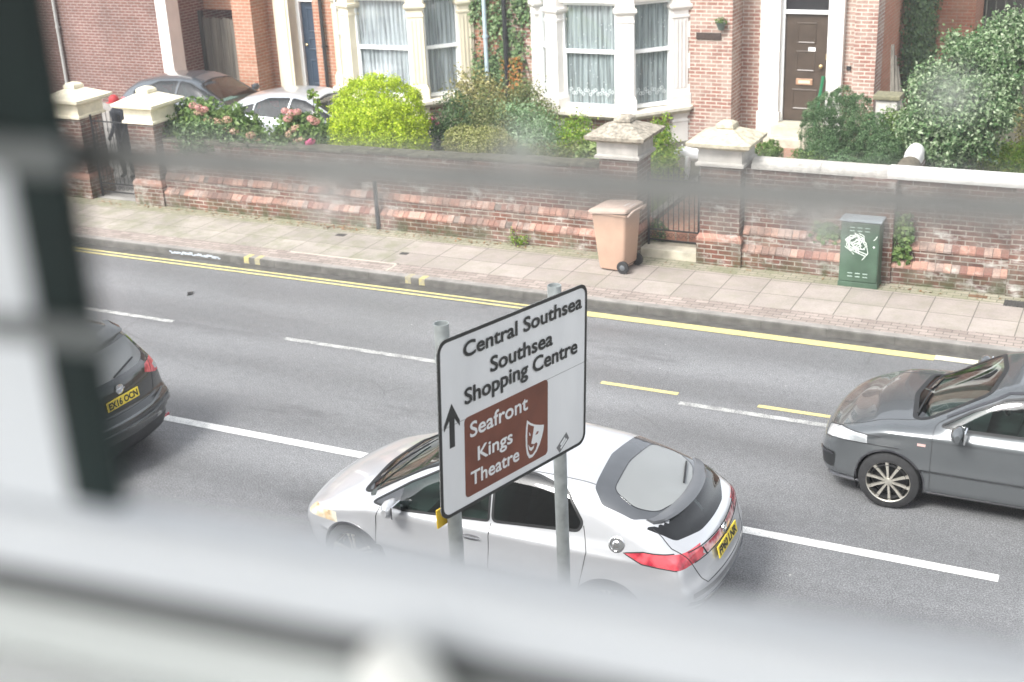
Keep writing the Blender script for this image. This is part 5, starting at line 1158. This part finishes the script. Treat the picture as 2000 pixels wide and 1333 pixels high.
# ------------------------------------------------------------ foliage
rng = np.random.default_rng(7)
def leaves_mesh(name, P, Nrm, size, mat, parent, aspect=.55, fold=.25, droop=0.):
    """one folded leaf (two quads' worth of faces) at each point."""
    n = len(P); Nrm = Nrm/np.maximum(np.linalg.norm(Nrm, axis=1, keepdims=True), 1e-6)
    a = rng.normal(size=(n, 3)); a[:, 2] -= droop; T = np.cross(Nrm, a); T /= np.maximum(np.linalg.norm(T, axis=1, keepdims=True), 1e-6); B = np.cross(Nrm, T)
    s = (size*rng.uniform(.6, 1.3, n))[:, None]; w = s*aspect
    V = np.stack([P - T*s*.5, P + B*w*.5 + Nrm*s*fold*.4, P + T*s*.5 - Nrm*s*fold*.3, P - B*w*.5 + Nrm*s*fold*.4], 1).reshape(-1, 3)
    me = bpy.data.meshes.new(name); me.vertices.add(4*n); me.vertices.foreach_set('co', V.ravel()); i = np.arange(n)*4
    tri = np.stack([i, i+1, i+2, i, i+2, i+3], 1).ravel(); me.loops.add(6*n); me.loops.foreach_set('vertex_index', tri.astype(np.int32))
    me.polygons.add(2*n); me.polygons.foreach_set('loop_start', (np.arange(2*n)*3).astype(np.int32)); me.update(calc_edges=True); me.validate()
    me.materials.append(mat); return link(bpy.data.objects.new(name, me), parent)
def blob_points(blobs, n, shell=.35, lump=0., clumps=0, spread=.06, cr=(.75, 1.12), up=0., jit=.45):
    tot = sum(b[3]*b[4]*b[5] for b in blobs)**1.; P = []; Q = []
    for cx, cy, cz, rx, ry, rz in blobs:
        k = max(4, int(n*(rx*ry*rz)/tot)); d = rng.normal(size=(k, 3)); d /= np.linalg.norm(d, axis=1, keepdims=True)
        r = 1-shell*rng.random(k)**1.6
        if lump:
            ph = rng.uniform(0, 6, 6); r = r*(1 + lump*(np.sin(d[:, 0]*5+ph[0])*np.sin(d[:, 1]*5+ph[1]) + .6*np.sin(d[:, 2]*8+ph[2])*np.sin(d[:, 0]*9+ph[3])))
        p = d*r[:, None]*[rx, ry, rz]
        if clumps:
            c = rng.normal(size=(clumps, 3)); c /= np.linalg.norm(c, axis=1, keepdims=True); c *= rng.uniform(cr[0], cr[1], (clumps, 1)); c = c*[rx, ry, rz]; j = rng.integers(0, clumps, k)
            m = rng.random(k) < .7; p[m] = c[j[m]] + rng.normal(size=(m.sum(), 3))*spread
        P.append(p+[cx, cy, cz]); Q.append(d*[1/rx, 1/ry, 1/rz]*min(rx, ry, rz) + rng.normal(size=(k, 3))*jit + [0, 0, up])
    return np.concatenate(P), np.concatenate(Q)
def bush(name, label, cat, blobs, n, size, mat, shell=.35, lump=.06, clumps=0, spread=.06, aspect=.55, stem=True, group=None, zg=.45, droop=0., branches=5, cr=(.75, 1.12), up=.25, jit=.5, core=True):
    x, y = blobs[0][0], blobs[0][1]; t = empty(name, label, cat, (0, 0, 0), 0, group)
    P, Q = blob_points(blobs, n, shell, lump, clumps, spread, cr, up, jit)
    if core:
        P1, Q1 = blob_points([(a, b, c, d1*.74, d2*.74, d3*.74) for a, b, c, d1, d2, d3 in blobs], int(n*.28), .25, lump); P = np.concatenate([P, P1]); Q = np.concatenate([Q, Q1])
    m = P[:, 2] > zg; leaves_mesh('crown', P[m], Q[m], size, mat, t, aspect, .25, droop)
    mb = MB(); r2 = random.Random(int(abs(x*100)))
    for k in range(branches):
        bx = blobs[r2.randrange(len(blobs))]; q = Vector((bx[0]+r2.uniform(-.5, .5)*bx[3], bx[1]+r2.uniform(-.5, .5)*bx[4], bx[2]+r2.uniform(-.2, .6)*bx[5])); p0 = Vector((x+r2.uniform(-.05, .05), y+r2.uniform(-.05, .05), zg-.03)); mid = (p0+q)/2+Vector((r2.uniform(-.05, .05), 0, .05))
        mb.tube([p0, mid, q], [.02, .014, .006], 6)
    mb.build('stem', m_bark, t, True); return t
m_bark = simple('bark', (.09, .07, .05), .9, .4, 12, .5)
L = leaf_mat
l_lime = L('lime_leaf', [(.22, .32, .015), (.40, .54, .02), (.56, .68, .04), (.68, .76, .10)], .4)
l_dark = L('dark_leaf', [(.025, .055, .02), (.055, .11, .04), (.10, .17, .065), (.17, .25, .10)], .25)
l_mid = L('mid_leaf', [(.06, .11, .03), (.11, .20, .05), (.18, .28, .08), (.28, .37, .14)], .35)
l_pale = L('pale_green_leaf', [(.10, .19, .08), (.19, .32, .15), (.30, .43, .24), (.42, .52, .34)], .35)
l_var = L('variegated_leaf', [(.09, .11, .04), (.18, .19, .06), (.34, .31, .12), (.50, .44, .20)], .3)
l_topi = L('box_leaf', [(.10, .13, .03), (.20, .23, .06), (.36, .37, .13), (.58, .55, .30)], .3)
l_red = L('reddish_leaf', [(.07, .10, .04), (.14, .18, .06), (.24, .23, .10), (.24, .31, .11)], .3)
l_con = L('conifer_leaf', [(.035, .08, .032), (.075, .15, .06), (.13, .22, .095), (.20, .30, .15)], .2)
l_ivy = L('ivy_leaf', [(.04, .08, .03), (.09, .16, .06), (.17, .26, .11), (.28, .37, .18)], .25)
l_ivo = L('ivy_autumn', [(.30, .10, .03), (.45, .20, .05), (.14, .17, .05), (.07, .13, .04)], .25)
l_grey = L('pale_evergreen', [(.04, .10, .035), (.11, .20, .075), (.25, .35, .18), (.48, .56, .38)], .3)
l_yel = L('fresh_green_leaf', [(.10, .20, .02), (.18, .32, .03), (.28, .42, .05), (.36, .40, .08)], .4)
l_fall = L('fallen_leaf', [(.20, .09, .04), (.30, .15, .07), (.16, .10, .05), (.36, .22, .10)], .1)
f_pink = L('pink_petal', [(.45, .18, .19), (.60, .27, .27), (.66, .38, .34), (.52, .40, .24)], .3)
f_brown = L('faded_petal', [(.42, .25, .17), (.55, .34, .25), (.62, .45, .33), (.42, .36, .18)], .3)
f_mag = L('magenta_petal', [(.60, .06, .20), (.72, .12, .30), (.75, .25, .40)], .3)
BL = [(-12.72, 20.25, 1.62, 1.10, .95, .90)]
bush('round_bush', 'large lime green clipped bush, rounded, spilling over the wall', 'bush', [(-12.76, 20.25, 1.62, .92, .85, .88), (-12.45, 19.95, 1.38, .78, .62, .60), (-12.95, 20.0, 1.4, .66, .6, .55)], 46000, .046, l_lime, .16, .022, 320, .045, .6, cr=(.93, 1.04), jit=.6)
def flowers(par, pts, mat, r=.085):
    for (x, y, z) in pts:
        d = rng.normal(size=(110, 3)); d /= np.linalg.norm(d, axis=1, keepdims=True); rr = r*rng.uniform(.85, 1.15); leaves_mesh('flower_head', d*rr*[1, 1, .75]+[x, y, z], d, .035, mat, par, .9, .1)
hA = bush('hydrangea', 'hydrangea with faded pink heads and ivy between pier and silver car', 'hydrangea', [(-15.75, 19.85, 1.50, .55, .4, .40), (-16.45, 19.7, 1.62, .55, .38, .38), (-15.45, 19.7, 1.30, .42, .33, .28), (-16.9, 19.5, 1.45, .35, .3, .25)], 5200, .10, l_mid, .6, .08, 60, .07, .65)
r3 = random.Random(12); fp = [(-16.35, 19.45, 1.98), (-16.15, 19.4, 1.95), (-16.5, 19.5, 1.93)]
flowers(hA, [(-16.30+.13*k, 19.42, 1.98-.03*k) for k in range(3)] + [(-17.0, 19.4, 1.72)], f_pink)
flowers(hA, [(-15.85+r3.uniform(-.42, .42), 19.42+r3.uniform(-.05, .1), 1.50+r3.uniform(-.16, .36)) for k in range(17)], f_brown); flowers(hA, [(-14.95, 19.3, 1.52), (-14.80, 19.3, 1.40)], f_brown)
hB = bush('hydrangea', 'smaller hydrangea with pink heads beside the lime green bush', 'hydrangea', [(-14.10, 19.75, 1.50, .52, .38, .42), (-13.8, 19.65, 1.35, .35, .3, .3), (-14.5, 19.6, 1.3, .28, .25, .28)], 3400, .10, l_mid, .6, .08, 45, .07, .65)
flowers(hB, [(-14.22+.13*k, 19.45, 1.98-.02*(k % 2)) for k in range(3)] + [(-13.66, 19.42, 1.88), (-13.56, 19.4, 1.84), (-14.15, 19.4, 1.86)], f_pink); flowers(hB, [(-13.60, 19.28, 1.50), (-13.66, 19.28, 1.46)], f_mag, .07); flowers(hB, [(-14.0+r3.uniform(-.3, .3), 19.42, 1.6+r3.uniform(-.15, .15)) for k in range(5)], f_brown)
bush('ivy', 'dark ivy trailing over the wall coping below the hydrangea', 'ivy', [(-16.3, 19.35, 1.48, .85, .22, .22), (-15.3, 19.25, 1.36, .65, .20, .10), (-14.3, 19.2, 1.38, .5, .15, .08), (-16.1, 19.05, 1.30, .5, .08, .14)], 6500, .055, l_ivy, .8, .1, 90, .05, .8, zg=1.05)
bush('shrub', 'tall thin green sapling in front of the silver parked car', 'plant', [(-14.15, 20.2, 2.15, .09, .08, .12), (-14.02, 20.2, 1.95, .07, .06, .25)], 120, .07, l_yel, .9, 0, 0, branches=2)
g = 'garden shrubs between the two bay windows'
bush('shrub', 'dark shrub directly behind the lime green bush', 'shrub', [(-11.70, 21.2, 1.35, .42, .4, .72), (-11.9, 20.8, 1.1, .35, .4, .6)], 4200, .06, l_dark, .7, .1, 60, .08, .5, group=g)
bush('shrub', 'bronze green spreading shrub above the clipped ball', 'shrub', [(-10.95, 21.3, 1.45, .50, .4, .38), (-11.25, 21.6, 1.7, .35, .3, .3)], 4200, .055, l_red, .7, .1, 60, .07, .5, group=g)
bush('shrub', 'bright pale green fern-like shrub left of the white bay', 'shrub', [(-10.55, 21.6, 1.42, .62, .45, .46), (-10.15, 21.2, 1.15, .55, .4, .4)], 6500, .06, l_pale, .7, .12, 90, .08, .45, group=g)
bush('shrub', 'yellow variegated shrub below the ivy between the drainpipes', 'shrub', [(-12.60, 23.7, 1.42, .55, .45, .55), (-12.2, 23.5, 1.2, .5, .4, .5)], 4200, .065, l_var, .7, .12, 70, .09, .55, group=g)
bush('shrub', 'reddish shrub touching the white bay column', 'shrub', [(-11.45, 23.75, 1.45, .40, .35, .40), (-11.2, 23.6, 1.05, .5, .35, .45)], 3600, .06, l_red, .7, .12, 60, .08, .5, group=g)
bush('shrub', 'dull green low shrubs filling the bed under the white bay', 'shrub', [(-10.9, 22.6, .9, .7, .5, .45), (-9.9, 22.6, .85, .6, .5, .4)], 4200, .07, l_mid, .7, .12, 60, .1, .5, group=g)
bush('shrub', 'small yellow green bush in front of the white bay plinth', 'shrub', [(-9.42, 21.6, 1.32, .30, .3, .36), (-9.3, 21.2, 1.0, .5, .3, .3)], 2400, .06, l_yel, .8, .14, 40, .07, .5, group=g)
bush('shrub', 'brownish scrubby shrub between bay and grey pier', 'shrub', [(-8.75, 20.6, 1.15, .65, .4, .34), (-9.5, 20.3, 1.1, .45, .35, .32)], 4200, .055, l_red, .8, .14, 60, .08, .5, group=g)
bush('laurel', 'pale laurel plant at the wall beside the grey pier', 'shrub', [(-8.35, 19.75, 1.45, .32, .22, .20)], 650, .11, L('laurel_leaf', [(.12, .20, .05), (.24, .32, .10), (.42, .48, .22)], .3), .7, .15, 18, .05, .5)
bush('topiary_ball', 'clipped variegated ball bush just behind the wall', 'bush', [(-10.42, 20.0, 1.40, .50, .45, .38)], 16000, .030, l_topi, .14, .015, 120, .022, .6, cr=(.95, 1.02))
bush('topiary_ball', 'smaller dull ball bush touching the clipped variegated one', 'bush', [(-11.00, 20.15, 1.42, .32, .32, .32)], 8500, .032, l_topi, .15, .015, 70, .022, .6, cr=(.95, 1.02))
bush('geranium', 'magenta flowers in a small planter under the cream bay sill', 'flowers', [(-12.88, 22.6, 1.05, .16, .12, .14)], 260, .06, l_mid, .7, .1)
flowers(bpy.data.objects['geranium'], [(-12.98, 22.5, 1.18), (-12.80, 22.5, 1.16), (-12.88, 22.45, 1.26)], f_mag, .06)
bush('shrub', 'yellow green bush behind the grey pier with the number', 'shrub', [(-7.82, 21.7, 1.25, .26, .26, .50), (-7.7, 21.4, .9, .3, .3, .35)], 2300, .065, l_yel, .8, .14, 40, .06, .55)
bush('topiary_ball', 'little dark clipped ball beside the brick path', 'bush', [(-5.58, 20.6, 1.47, .23, .23, .24)], 6500, .026, l_mid, .15, .02, 50, .018, .6, cr=(.95, 1.03))
bush('shrub', 'low rounded shrub behind the coping, left of the conifers', 'shrub', [(-4.85, 20.0, 1.48, .32, .28, .22)], 2400, .04, l_mid, .5, .08, 40, .03, .6)
bush('shrub', 'low round green shrub behind the coping under the conifers', 'shrub', [(-4.25, 19.9, 1.52, .28, .25, .20)], 2200, .038, l_con, .5, .08, 40, .03, .6)
cf = [(-5.20, 21.9, 1.50, .20, .22, .62), (-4.98, 21.7, 1.62, .24, .26, .68), (-4.72, 21.9, 1.78, .30, .3, .62), (-4.42, 21.8, 1.72, .28, .3, .55), (-4.12, 21.6, 1.58, .26, .26, .48), (-4.72, 21.0, 1.22, .22, .24, .52), (-4.98, 21.2, 1.15, .20, .2, .42), (-4.42, 20.9, 1.2, .2, .2, .4), (-3.90, 21.4, 1.35, .30, .28, .42), (-3.95, 20.9, 1.15, .35, .3, .38)]
bush('conifer', 'clump of dwarf conifers with rounded upright lobes beside the door', 'conifer', cf, 90000, .030, l_con, .12, .02, 60, .022, .35, cr=(.95, 1.02), jit=.55, up=.1)
bush('shrub', 'small shrub beside the stone pedestal', 'shrub', [(-3.98, 22.6, 1.55, .30, .28, .36), (-3.9, 22.3, 1.15, .25, .25, .3)], 2400, .055, l_mid, .7, .1, 45, .06, .55)
bg_ = [(-3.20, 21.9, 1.55, .55, .5, .75), (-2.75, 22.0, 1.95, .55, .5, .60), (-3.25, 22.3, 2.25, .42, .4, .45), (-2.75, 22.9, 2.70, .5, .45, .42), (-2.30, 23.3, 3.00, .45, .4, .36), (-1.95, 23.5, 2.85, .45, .4, .5), (-2.35, 22.7, 2.2, .32, .35, .5), (-3.15, 22.9, 2.75, .20, .2, .40)]
bush('large_shrub', 'large pale evergreen bush behind the white coping at the frame edge', 'bush', bg_, 42000, .068, l_grey, .35, .16, 75, .075, .55, zg=.5, branches=10, cr=(.86, 1.16), jit=.6, up=.45)
bush('ground_cover', 'bright green low plants beside the slab path', 'plants', [(-1.9, 23.4, .85, .75, 1.2, .28), (-2.3, 22.8, 1.05, .45, .5, .35), (-1.6, 24.6, .85, .5, .8, .25)], 6500, .08, l_yel, .9, .12, 90, .07, .4, zg=.5)
bush('shrub', 'twiggy yellowing shrub behind the bright ground plants', 'shrub', [(-1.75, 25.2, 1.25, .6, .5, .5)], 2600, .06, l_var, .8, .14, 45, .09, .5, zg=.5)
# wall ivy
def wall_ivy(label, x0, x1, y, z0, z1, n, mat, depth=.10, gaps=.5, side=None):
    t = empty('ivy', label, 'ivy'); k = n; c = rng.uniform(0, 1, (60, 2)); j = rng.integers(0, 60, k); q = c[j] + rng.normal(size=(k, 2))*[.06, .05]; q = np.where(rng.random((k, 1)) < gaps, q, rng.random((k, 2)))
    P = np.zeros((k, 3)); u = x0+(x1-x0)*q[:, 0]; P[:, 2] = z0+(z1-z0)*q[:, 1]; d = rng.random(k)*depth
    if side is None: P[:, 0] = u; P[:, 1] = y-d; Nn = np.tile([0, -1., .35], (k, 1))
    else: P[:, 1] = u; P[:, 0] = y+d; Nn = np.tile([1., -.3, .3], (k, 1))
    leaves_mesh('foliage', P, Nn+rng.normal(size=(k, 3))*.5, .075, mat, t, .85)
    mb = MB(); r2 = random.Random(3)
    for i in range(6):
        uu = x0+(x1-x0)*(i+.5)/6; pts = [((uu+r2.uniform(-.1, .1), y-.02, z) if side is None else (y+.02, uu+r2.uniform(-.1, .1), z)) for z in np.linspace(z0, z1, 7)]; mb.tube(pts, .008, 5)
    mb.build('stem', m_bark, t); return t
wall_ivy('green ivy climbing the wall between the two bays', -13.45, -11.98, 25.28, .9, 4.6, 5200, l_ivy, .10, .9)
wall_ivy('orange tinged creeper by the black drainpipe', -12.7, -12.2, 25.20, 1.2, 2.0, 420, l_ivo, .06)
wall_ivy('dark ivy column hanging down the orange side wall', 28.2, 31.0, -5.0, .9, 5.5, 11000, l_dark, .40, .3, side=1)
wall_ivy('bright hop leaves at the top of the dark ivy column', 28.8, 30.4, -4.6, 3.2, 5.0, 500, l_mid, .2, .5, side=1)
wall_ivy('small creeper on the boundary wall, left of the green cabinet', -4.45, -3.98, 19.02, .62, .92, 160, l_mid, .06); wall_ivy('trailing creeper on the boundary wall, right of the green cabinet', -3.32, -2.98, 19.0, .45, 1.15, 420, l_mid, .10)
bush('weed', 'small green weed growing at the foot of the long wall', 'weed', [(-9.28, 18.8, .20, .16, .05, .10), (-9.42, 18.82, .28, .05, .04, .14)], 170, .05, l_yel, .9, .2, 8, .03, .4, zg=.12, branches=2)
bush('weed', 'tuft of weeds at the hinge post of the black iron gate', 'weed', [(-7.02, 19.35, .42, .16, .12, .22)], 420, .05, l_dark, .9, .2, 12, .04, .5, zg=.2)
P = np.stack([rng.normal(-12.9, .25, 90), rng.normal(18.72, .06, 90), np.full(90, .128)], 1); P2 = np.stack([rng.uniform(-18.4, -9, 230), 18.82-np.abs(rng.normal(0, .09, 230)), np.full(230, .127)], 1); P3 = np.stack([rng.uniform(-9, 0, 40), 18.8-np.abs(rng.normal(0, .1, 40)), np.full(40, .127)], 1)
P = np.concatenate([P, P2, P3]); tag(leaves_mesh('fallen_leaves', P, np.tile([0, 0, 1.], (len(P), 1))+rng.normal(size=(len(P), 3))*.2, .05, l_fall, None, .6), kind='stuff')
o = leaves_mesh('road_leaf', np.array([[-13.36, 15.25, .012]]), np.array([[0, 0, 1.]]), .22, simple('dead_leaf', (.03, .03, .03), .8), None, .4); tag(o, 'dark dead leaf lying on the empty lane', 'leaf')
wp = bpy.data.objects['wall_planter']; P, Q = blob_points([(0, 0, .17, .13, .10, .09)], 160, .8); leaves_mesh('plant', P, Q, .05, l_mid, wp, .5)
P = np.stack([rng.uniform(-9.7, -7.5, 9000), rng.uniform(19.5, 22.2, 9000), np.full(9000, .49)], 1); tag(leaves_mesh('grass', P, rng.normal(size=(9000, 3))*[1, 1, .1], .05, L('grass_blade', [(.10, .15, .03), (.20, .26, .06), (.30, .34, .10)], .4), None, .18), kind='stuff')
# ------------------------------------------------------------ garden odds and ends
t = empty('stone_pedestal', 'pale stone pedestal with a flat top beside the orange side wall', 'pedestal')
MB().box(-4.55, -4.17, 23.85, 24.2, .5, 1.78, .02).build('pedestal_body', m_cope, t); MB().box(-4.60, -4.12, 23.8, 24.25, 1.78, 1.86, .015).build('pedestal_top', simple('mossy_slab', (.2, .19, .12), .9, .4, 14, .6), t)
t = empty('timber_offcuts', 'old grey planks leaning on the orange side wall', 'planks')
for k in range(3): MB().rings([[(-4.55+k*.14, 25.4, .5), (-4.45+k*.14, 25.4, .5), (-4.45+k*.14, 25.5, .5), (-4.55+k*.14, 25.5, .5)], [(-4.72+k*.05, 25.9, 2.4-k*.2), (-4.66+k*.05, 25.9, 2.4-k*.2), (-4.66+k*.05, 25.96, 2.4-k*.2), (-4.72+k*.05, 25.96, 2.4-k*.2)]]).build('plank', m_wood, t)
o = empty('garden_ornament', 'white stone animal ornament lying behind the grey pier', 'ornament', (-7.45, 22.3, .85)); o.rotation_euler = (0, 0, R(10)); m_orn = simple('ornament_white', (.78, .78, .80), .7, .12, 9, .2)
MB().rings([[(x, r*math.cos(a)*.9, z+r*math.sin(a)) for a in np.linspace(0, 2*math.pi, 13)[:-1]] for x, r, z in ((-.36, .02, .10), (-.32, .06, .11), (-.24, .09, .13), (-.16, .09, .15), (-.10, .12, .13), (.05, .15, .12), (.20, .14, .12), (.30, .09, .11), (.34, .02, .1))]).build('body', m_orn, o, True)
for x in (-.08, .20):
    for y in (-.08, .08): MB().tube([(x, y, .08), (x-.02, y, -.35)], [.045, .035], 8).build('leg', m_orn, o, True)
for y in (-.07, .07): MB().rings([[(-.20+.02*math.cos(a), y, .22+.03*math.sin(a)) for a in np.linspace(0, 2*math.pi, 9)[:-1]], [(-.20+.01*math.cos(a), y*1.3, .25+.015*math.sin(a)) for a in np.linspace(0, 2*math.pi, 9)[:-1]]]).build('ear', m_orn, o, True)
t = empty('green_broom', 'green broom handle leaning by the brown front door', 'broom', (-5.98, 25.75, .8)); MB().tube([(-.10, 0, .0), (.0, .15, .95)], .035, 8).build('handle', simple('green_plastic', (.02, .16, .07), .4, .1), t, True); MB().box(-.16, -.04, -.03, .05, -.15, .02, .01).build('brush', m_black, t)
# visitor behind the lace gate
m_capr = simple('red_cap', (.42, .03, .035), .7, .15); m_coat = simple('navy_coat', (.022, .026, .034), .85, .3, 9, .2); m_skin = simple('skin', (.45, .27, .2), .6, .1)
def skin_body(name, pts, edges, radii, mat, par):
    me = bpy.data.meshes.new(name); me.from_pydata(pts, edges, []); o = link(bpy.data.objects.new(name, me), par)
    sm = o.modifiers.new('s', 'SKIN'); ss = o.modifiers.new('d', 'SUBSURF'); ss.levels = ss.render_levels = 2
    for v, r in zip(me.skin_vertices[0].data, radii): v.radius = (r, r*.8)
    me.skin_vertices[0].data[0].use_root = True
    dg = bpy.context.evaluated_depsgraph_get(); m2 = bpy.data.meshes.new_from_object(o.evaluated_get(dg)); o.modifiers.clear(); o.data = m2; m2.materials.append(mat)
    m2.polygons.foreach_set('use_smooth', [True]*len(m2.polygons)); return o
pr = empty('person', 'person in dark coat and red cap behind the lace iron gate', 'person', (-19.02, 20.35, .125), R(160))
pts = [(0, 0, .92), (0, 0, 1.1), (0, .02, 1.3), (0, .03, 1.42), (0, .05, 1.5), (0, .07, 1.60), (.10, 0, .86), (.11, .03, .48), (.11, 0, .08), (.11, .12, .04), (-.10, 0, .86), (-.11, -.04, .48), (-.11, -.10, .08), (-.11, .02, .04), (.19, .02, 1.38), (.24, .0, 1.10), (.22, .14, .88), (.21, .2, .80), (-.19, .02, 1.38), (-.24, .0, 1.10), (-.22, .14, .88), (-.21, .2, .80)]
ed = [(0, 1), (1, 2), (2, 3), (3, 4), (4, 5), (0, 6), (6, 7), (7, 8), (8, 9), (0, 10), (10, 11), (11, 12), (12, 13), (3, 14), (14, 15), (15, 16), (16, 17), (3, 18), (18, 19), (19, 20), (20, 21)]
rd_ = [.17, .16, .19, .13, .055, .085, .10, .07, .05, .035, .10, .07, .05, .035, .07, .055, .04, .035, .07, .055, .04, .035]
skin_body('coat', pts, ed, rd_, m_coat, pr)
MB().lathe((0, .06, 1.52), [(0, 0), (.055, .0), (.075, .04), (.082, .10), (.075, .15), (.03, .17)], 18).build('head', m_skin, pr, True)
MB().rings([[(x*k, .06+y*k, z) for x, y in [(.095*math.cos(a), .105*math.sin(a)) for a in np.linspace(0, 2*math.pi, 19)[:-1]]] for k, z in ((1., 1.60), (1.02, 1.65), (.85, 1.71), (.4, 1.745), (.05, 1.75))]).box(-.06, .06, .13, .22, 1.60, 1.612, .004).build('cap', m_capr, pr, True)
# ------------------------------------------------------------ own building and its window
OW = empty('rendered_house', 'pale rendered wall of the building the picture is taken from, with added sun slab', 'house')
mb = MB(); m_own = simple('own_render', (.5, .49, .46), .85, .1, 2, .2)
mb.box(-14, 10, -2.9, .46, 8.9, 9.1).box(-14, -1.0, .46, .58, .0, 9.5).box(.72, 10, .46, .58, 0, 9.5).box(-1.0, .72, .46, .58, 0, CAM_H-.62).box(-1.0, .72, .46, .58, CAM_H+.55, 9.5).build('wall_and_sun_slab', m_own, OW)  # first box: unseen overhead slab, added to keep sun off the window frame
WN = empty('room_window', 'white window frame right in front of the camera, out of focus', 'window', (0, 0, CAM_H), R(5))
m_fr = simple('frame_white', (.70, .725, .75), .45, .05, 3); m_fr2 = simple('frame_grey', (.62, .65, .63), .5, .1, 4); m_band = simple('dark_band_grey', (.17, .175, .175), .7, .2, 9); m_drk = simple('blind_dark', (.006, .016, .015), .8, .3, 20); m_lead = simple('lead_strip', (.29, .29, .28), .6, .2, 20); m_sll = simple('sill_white', (.93, .94, .93), .5, .04, 3)
MB().prism([(.455, -.301), (.440, -.2925), (.424, -.2965), (.418, -.303), (.416, -.3225), (.455, -.3225)], 'x', -.95, .75).build('bottom_rail', m_fr, WN)
MB().box(-.95, .75, .410, .45, -.3345, -.323).build('dark_band', m_band, WN)  # plain dark grey band between rail and frame base
MB().prism([(.46, -.3355), (.408, -.3355), (.402, -.342), (.396, -.350), (.396, -.60), (.46, -.60)], 'x', -.95, .75).build('frame_base', m_fr2, WN)
MB().box(-.95, .75, .05, .395, -.40, -.3535, .004).build('window_sill', m_sll, WN)
MB().box(-.95, -.386, .4275, .4555, -.2925, -.125).build('jamb', m_fr, WN)
MB().box(-.95, -.381, .4275, .455, -.125, .6).build('dark_jamb', m_drk, WN)
MB().rings([[(-.387, .418, -.283), (-.361, .418, -.283), (-.361, .426, -.283), (-.387, .426, -.283)], [(-.388, .418, -.13), (-.358, .418, -.13), (-.358, .426, -.13), (-.388, .426, -.13)], [(-.388, .418, .6), (-.352, .418, .6), (-.352, .426, .6), (-.388, .426, .6)]]).build('dark_stile', m_drk, WN)
MB().box(.60, .75, .42, .455, -.29, .6).build('right_stile', m_fr, WN)
MB().box(-.95, .75, .42, .455, .5, .6).build('top_rail', m_fr, WN)
MB().box(-.389, .60, .446, .450, -.1372, -.1202).build('lead_bar', m_lead, WN)
m_brk = simple('bracket_grey', (.16, .17, .17), .5, .1)
MB().box(-.41, -.345, .410, .414, -.202, -.191).build('stay_bracket', m_brk, WN); MB().box(-.44, -.350, .408, .412, -.126, -.113).build('stay_bracket', m_brk, WN)
o = MB().box(-.36, .60, .451, .454, -.293, .505).build('pane', None, WN)
s = N('clean_glass'); s.n.remove(s.b); tr = s.new('BsdfTransparent'); tr.inputs[0].default_value = (.985, .99, .99, 1); s.link(tr.outputs[0], s.o.inputs[0]); o.data.materials.clear(); o.data.materials.append(s.m)
h = MB().lathe((0, 0, 0), [(0, -.030), (.010, -.028), (.0155, -.018), (.017, 0), (.0155, .016), (.010, .026), (0, .029)], 20).build('handle', simple('handle_cream', (.95, .95, .90), .4, .03), WN, True)
h.matrix_local = Matrix.Translation((-.205, .385, -.328)) @ Matrix.Rotation(R(-24), 4, 'Y')

MB().box(.024, .042, .446, .450, -.293, -.16).build('edge_glow_bar', m_fr, WN)  # short white bar added to imitate the pale glow at the right edge
s = N('smear_haze'); s.n.remove(s.b); tr = s.new('BsdfTransparent'); df = s.new('BsdfDiffuse'); df.inputs[0].default_value = (.85, .86, .85, 1); mx = s.new('MixShader'); mx.inputs[0].default_value = .42
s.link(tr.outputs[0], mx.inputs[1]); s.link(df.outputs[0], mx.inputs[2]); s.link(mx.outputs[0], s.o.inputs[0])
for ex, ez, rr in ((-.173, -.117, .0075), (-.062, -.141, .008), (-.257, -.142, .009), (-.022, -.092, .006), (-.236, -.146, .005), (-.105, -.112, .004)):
    MB().add([(ex+rr*math.cos(2*math.pi*k/16)*1.3, .4505, ez+rr*math.sin(2*math.pi*k/16)) for k in range(16)], [tuple(range(16))]).build('smear_haze_disc', s.m, WN, fixn=False)  # whitish discs for smears, also painting the hazy glare on the glass

# thin haze volume added as a pale glare veil to lift the blacks
hz = MB().box(-45, 20, -6, 42, -1.2, 9.8).build('haze', None); hz.data.materials.clear(); s = N('glare_veil'); s.n.remove(s.b)
vv = s.new('VolumePrincipled'); vv.inputs['Color'].default_value = (.95, .97, 1, 1); vv.inputs['Density'].default_value = .0018; s.link(vv.outputs[0], s.o.inputs['Volume']); hz.data.materials.append(s.m); tag(hz, kind='stuff')
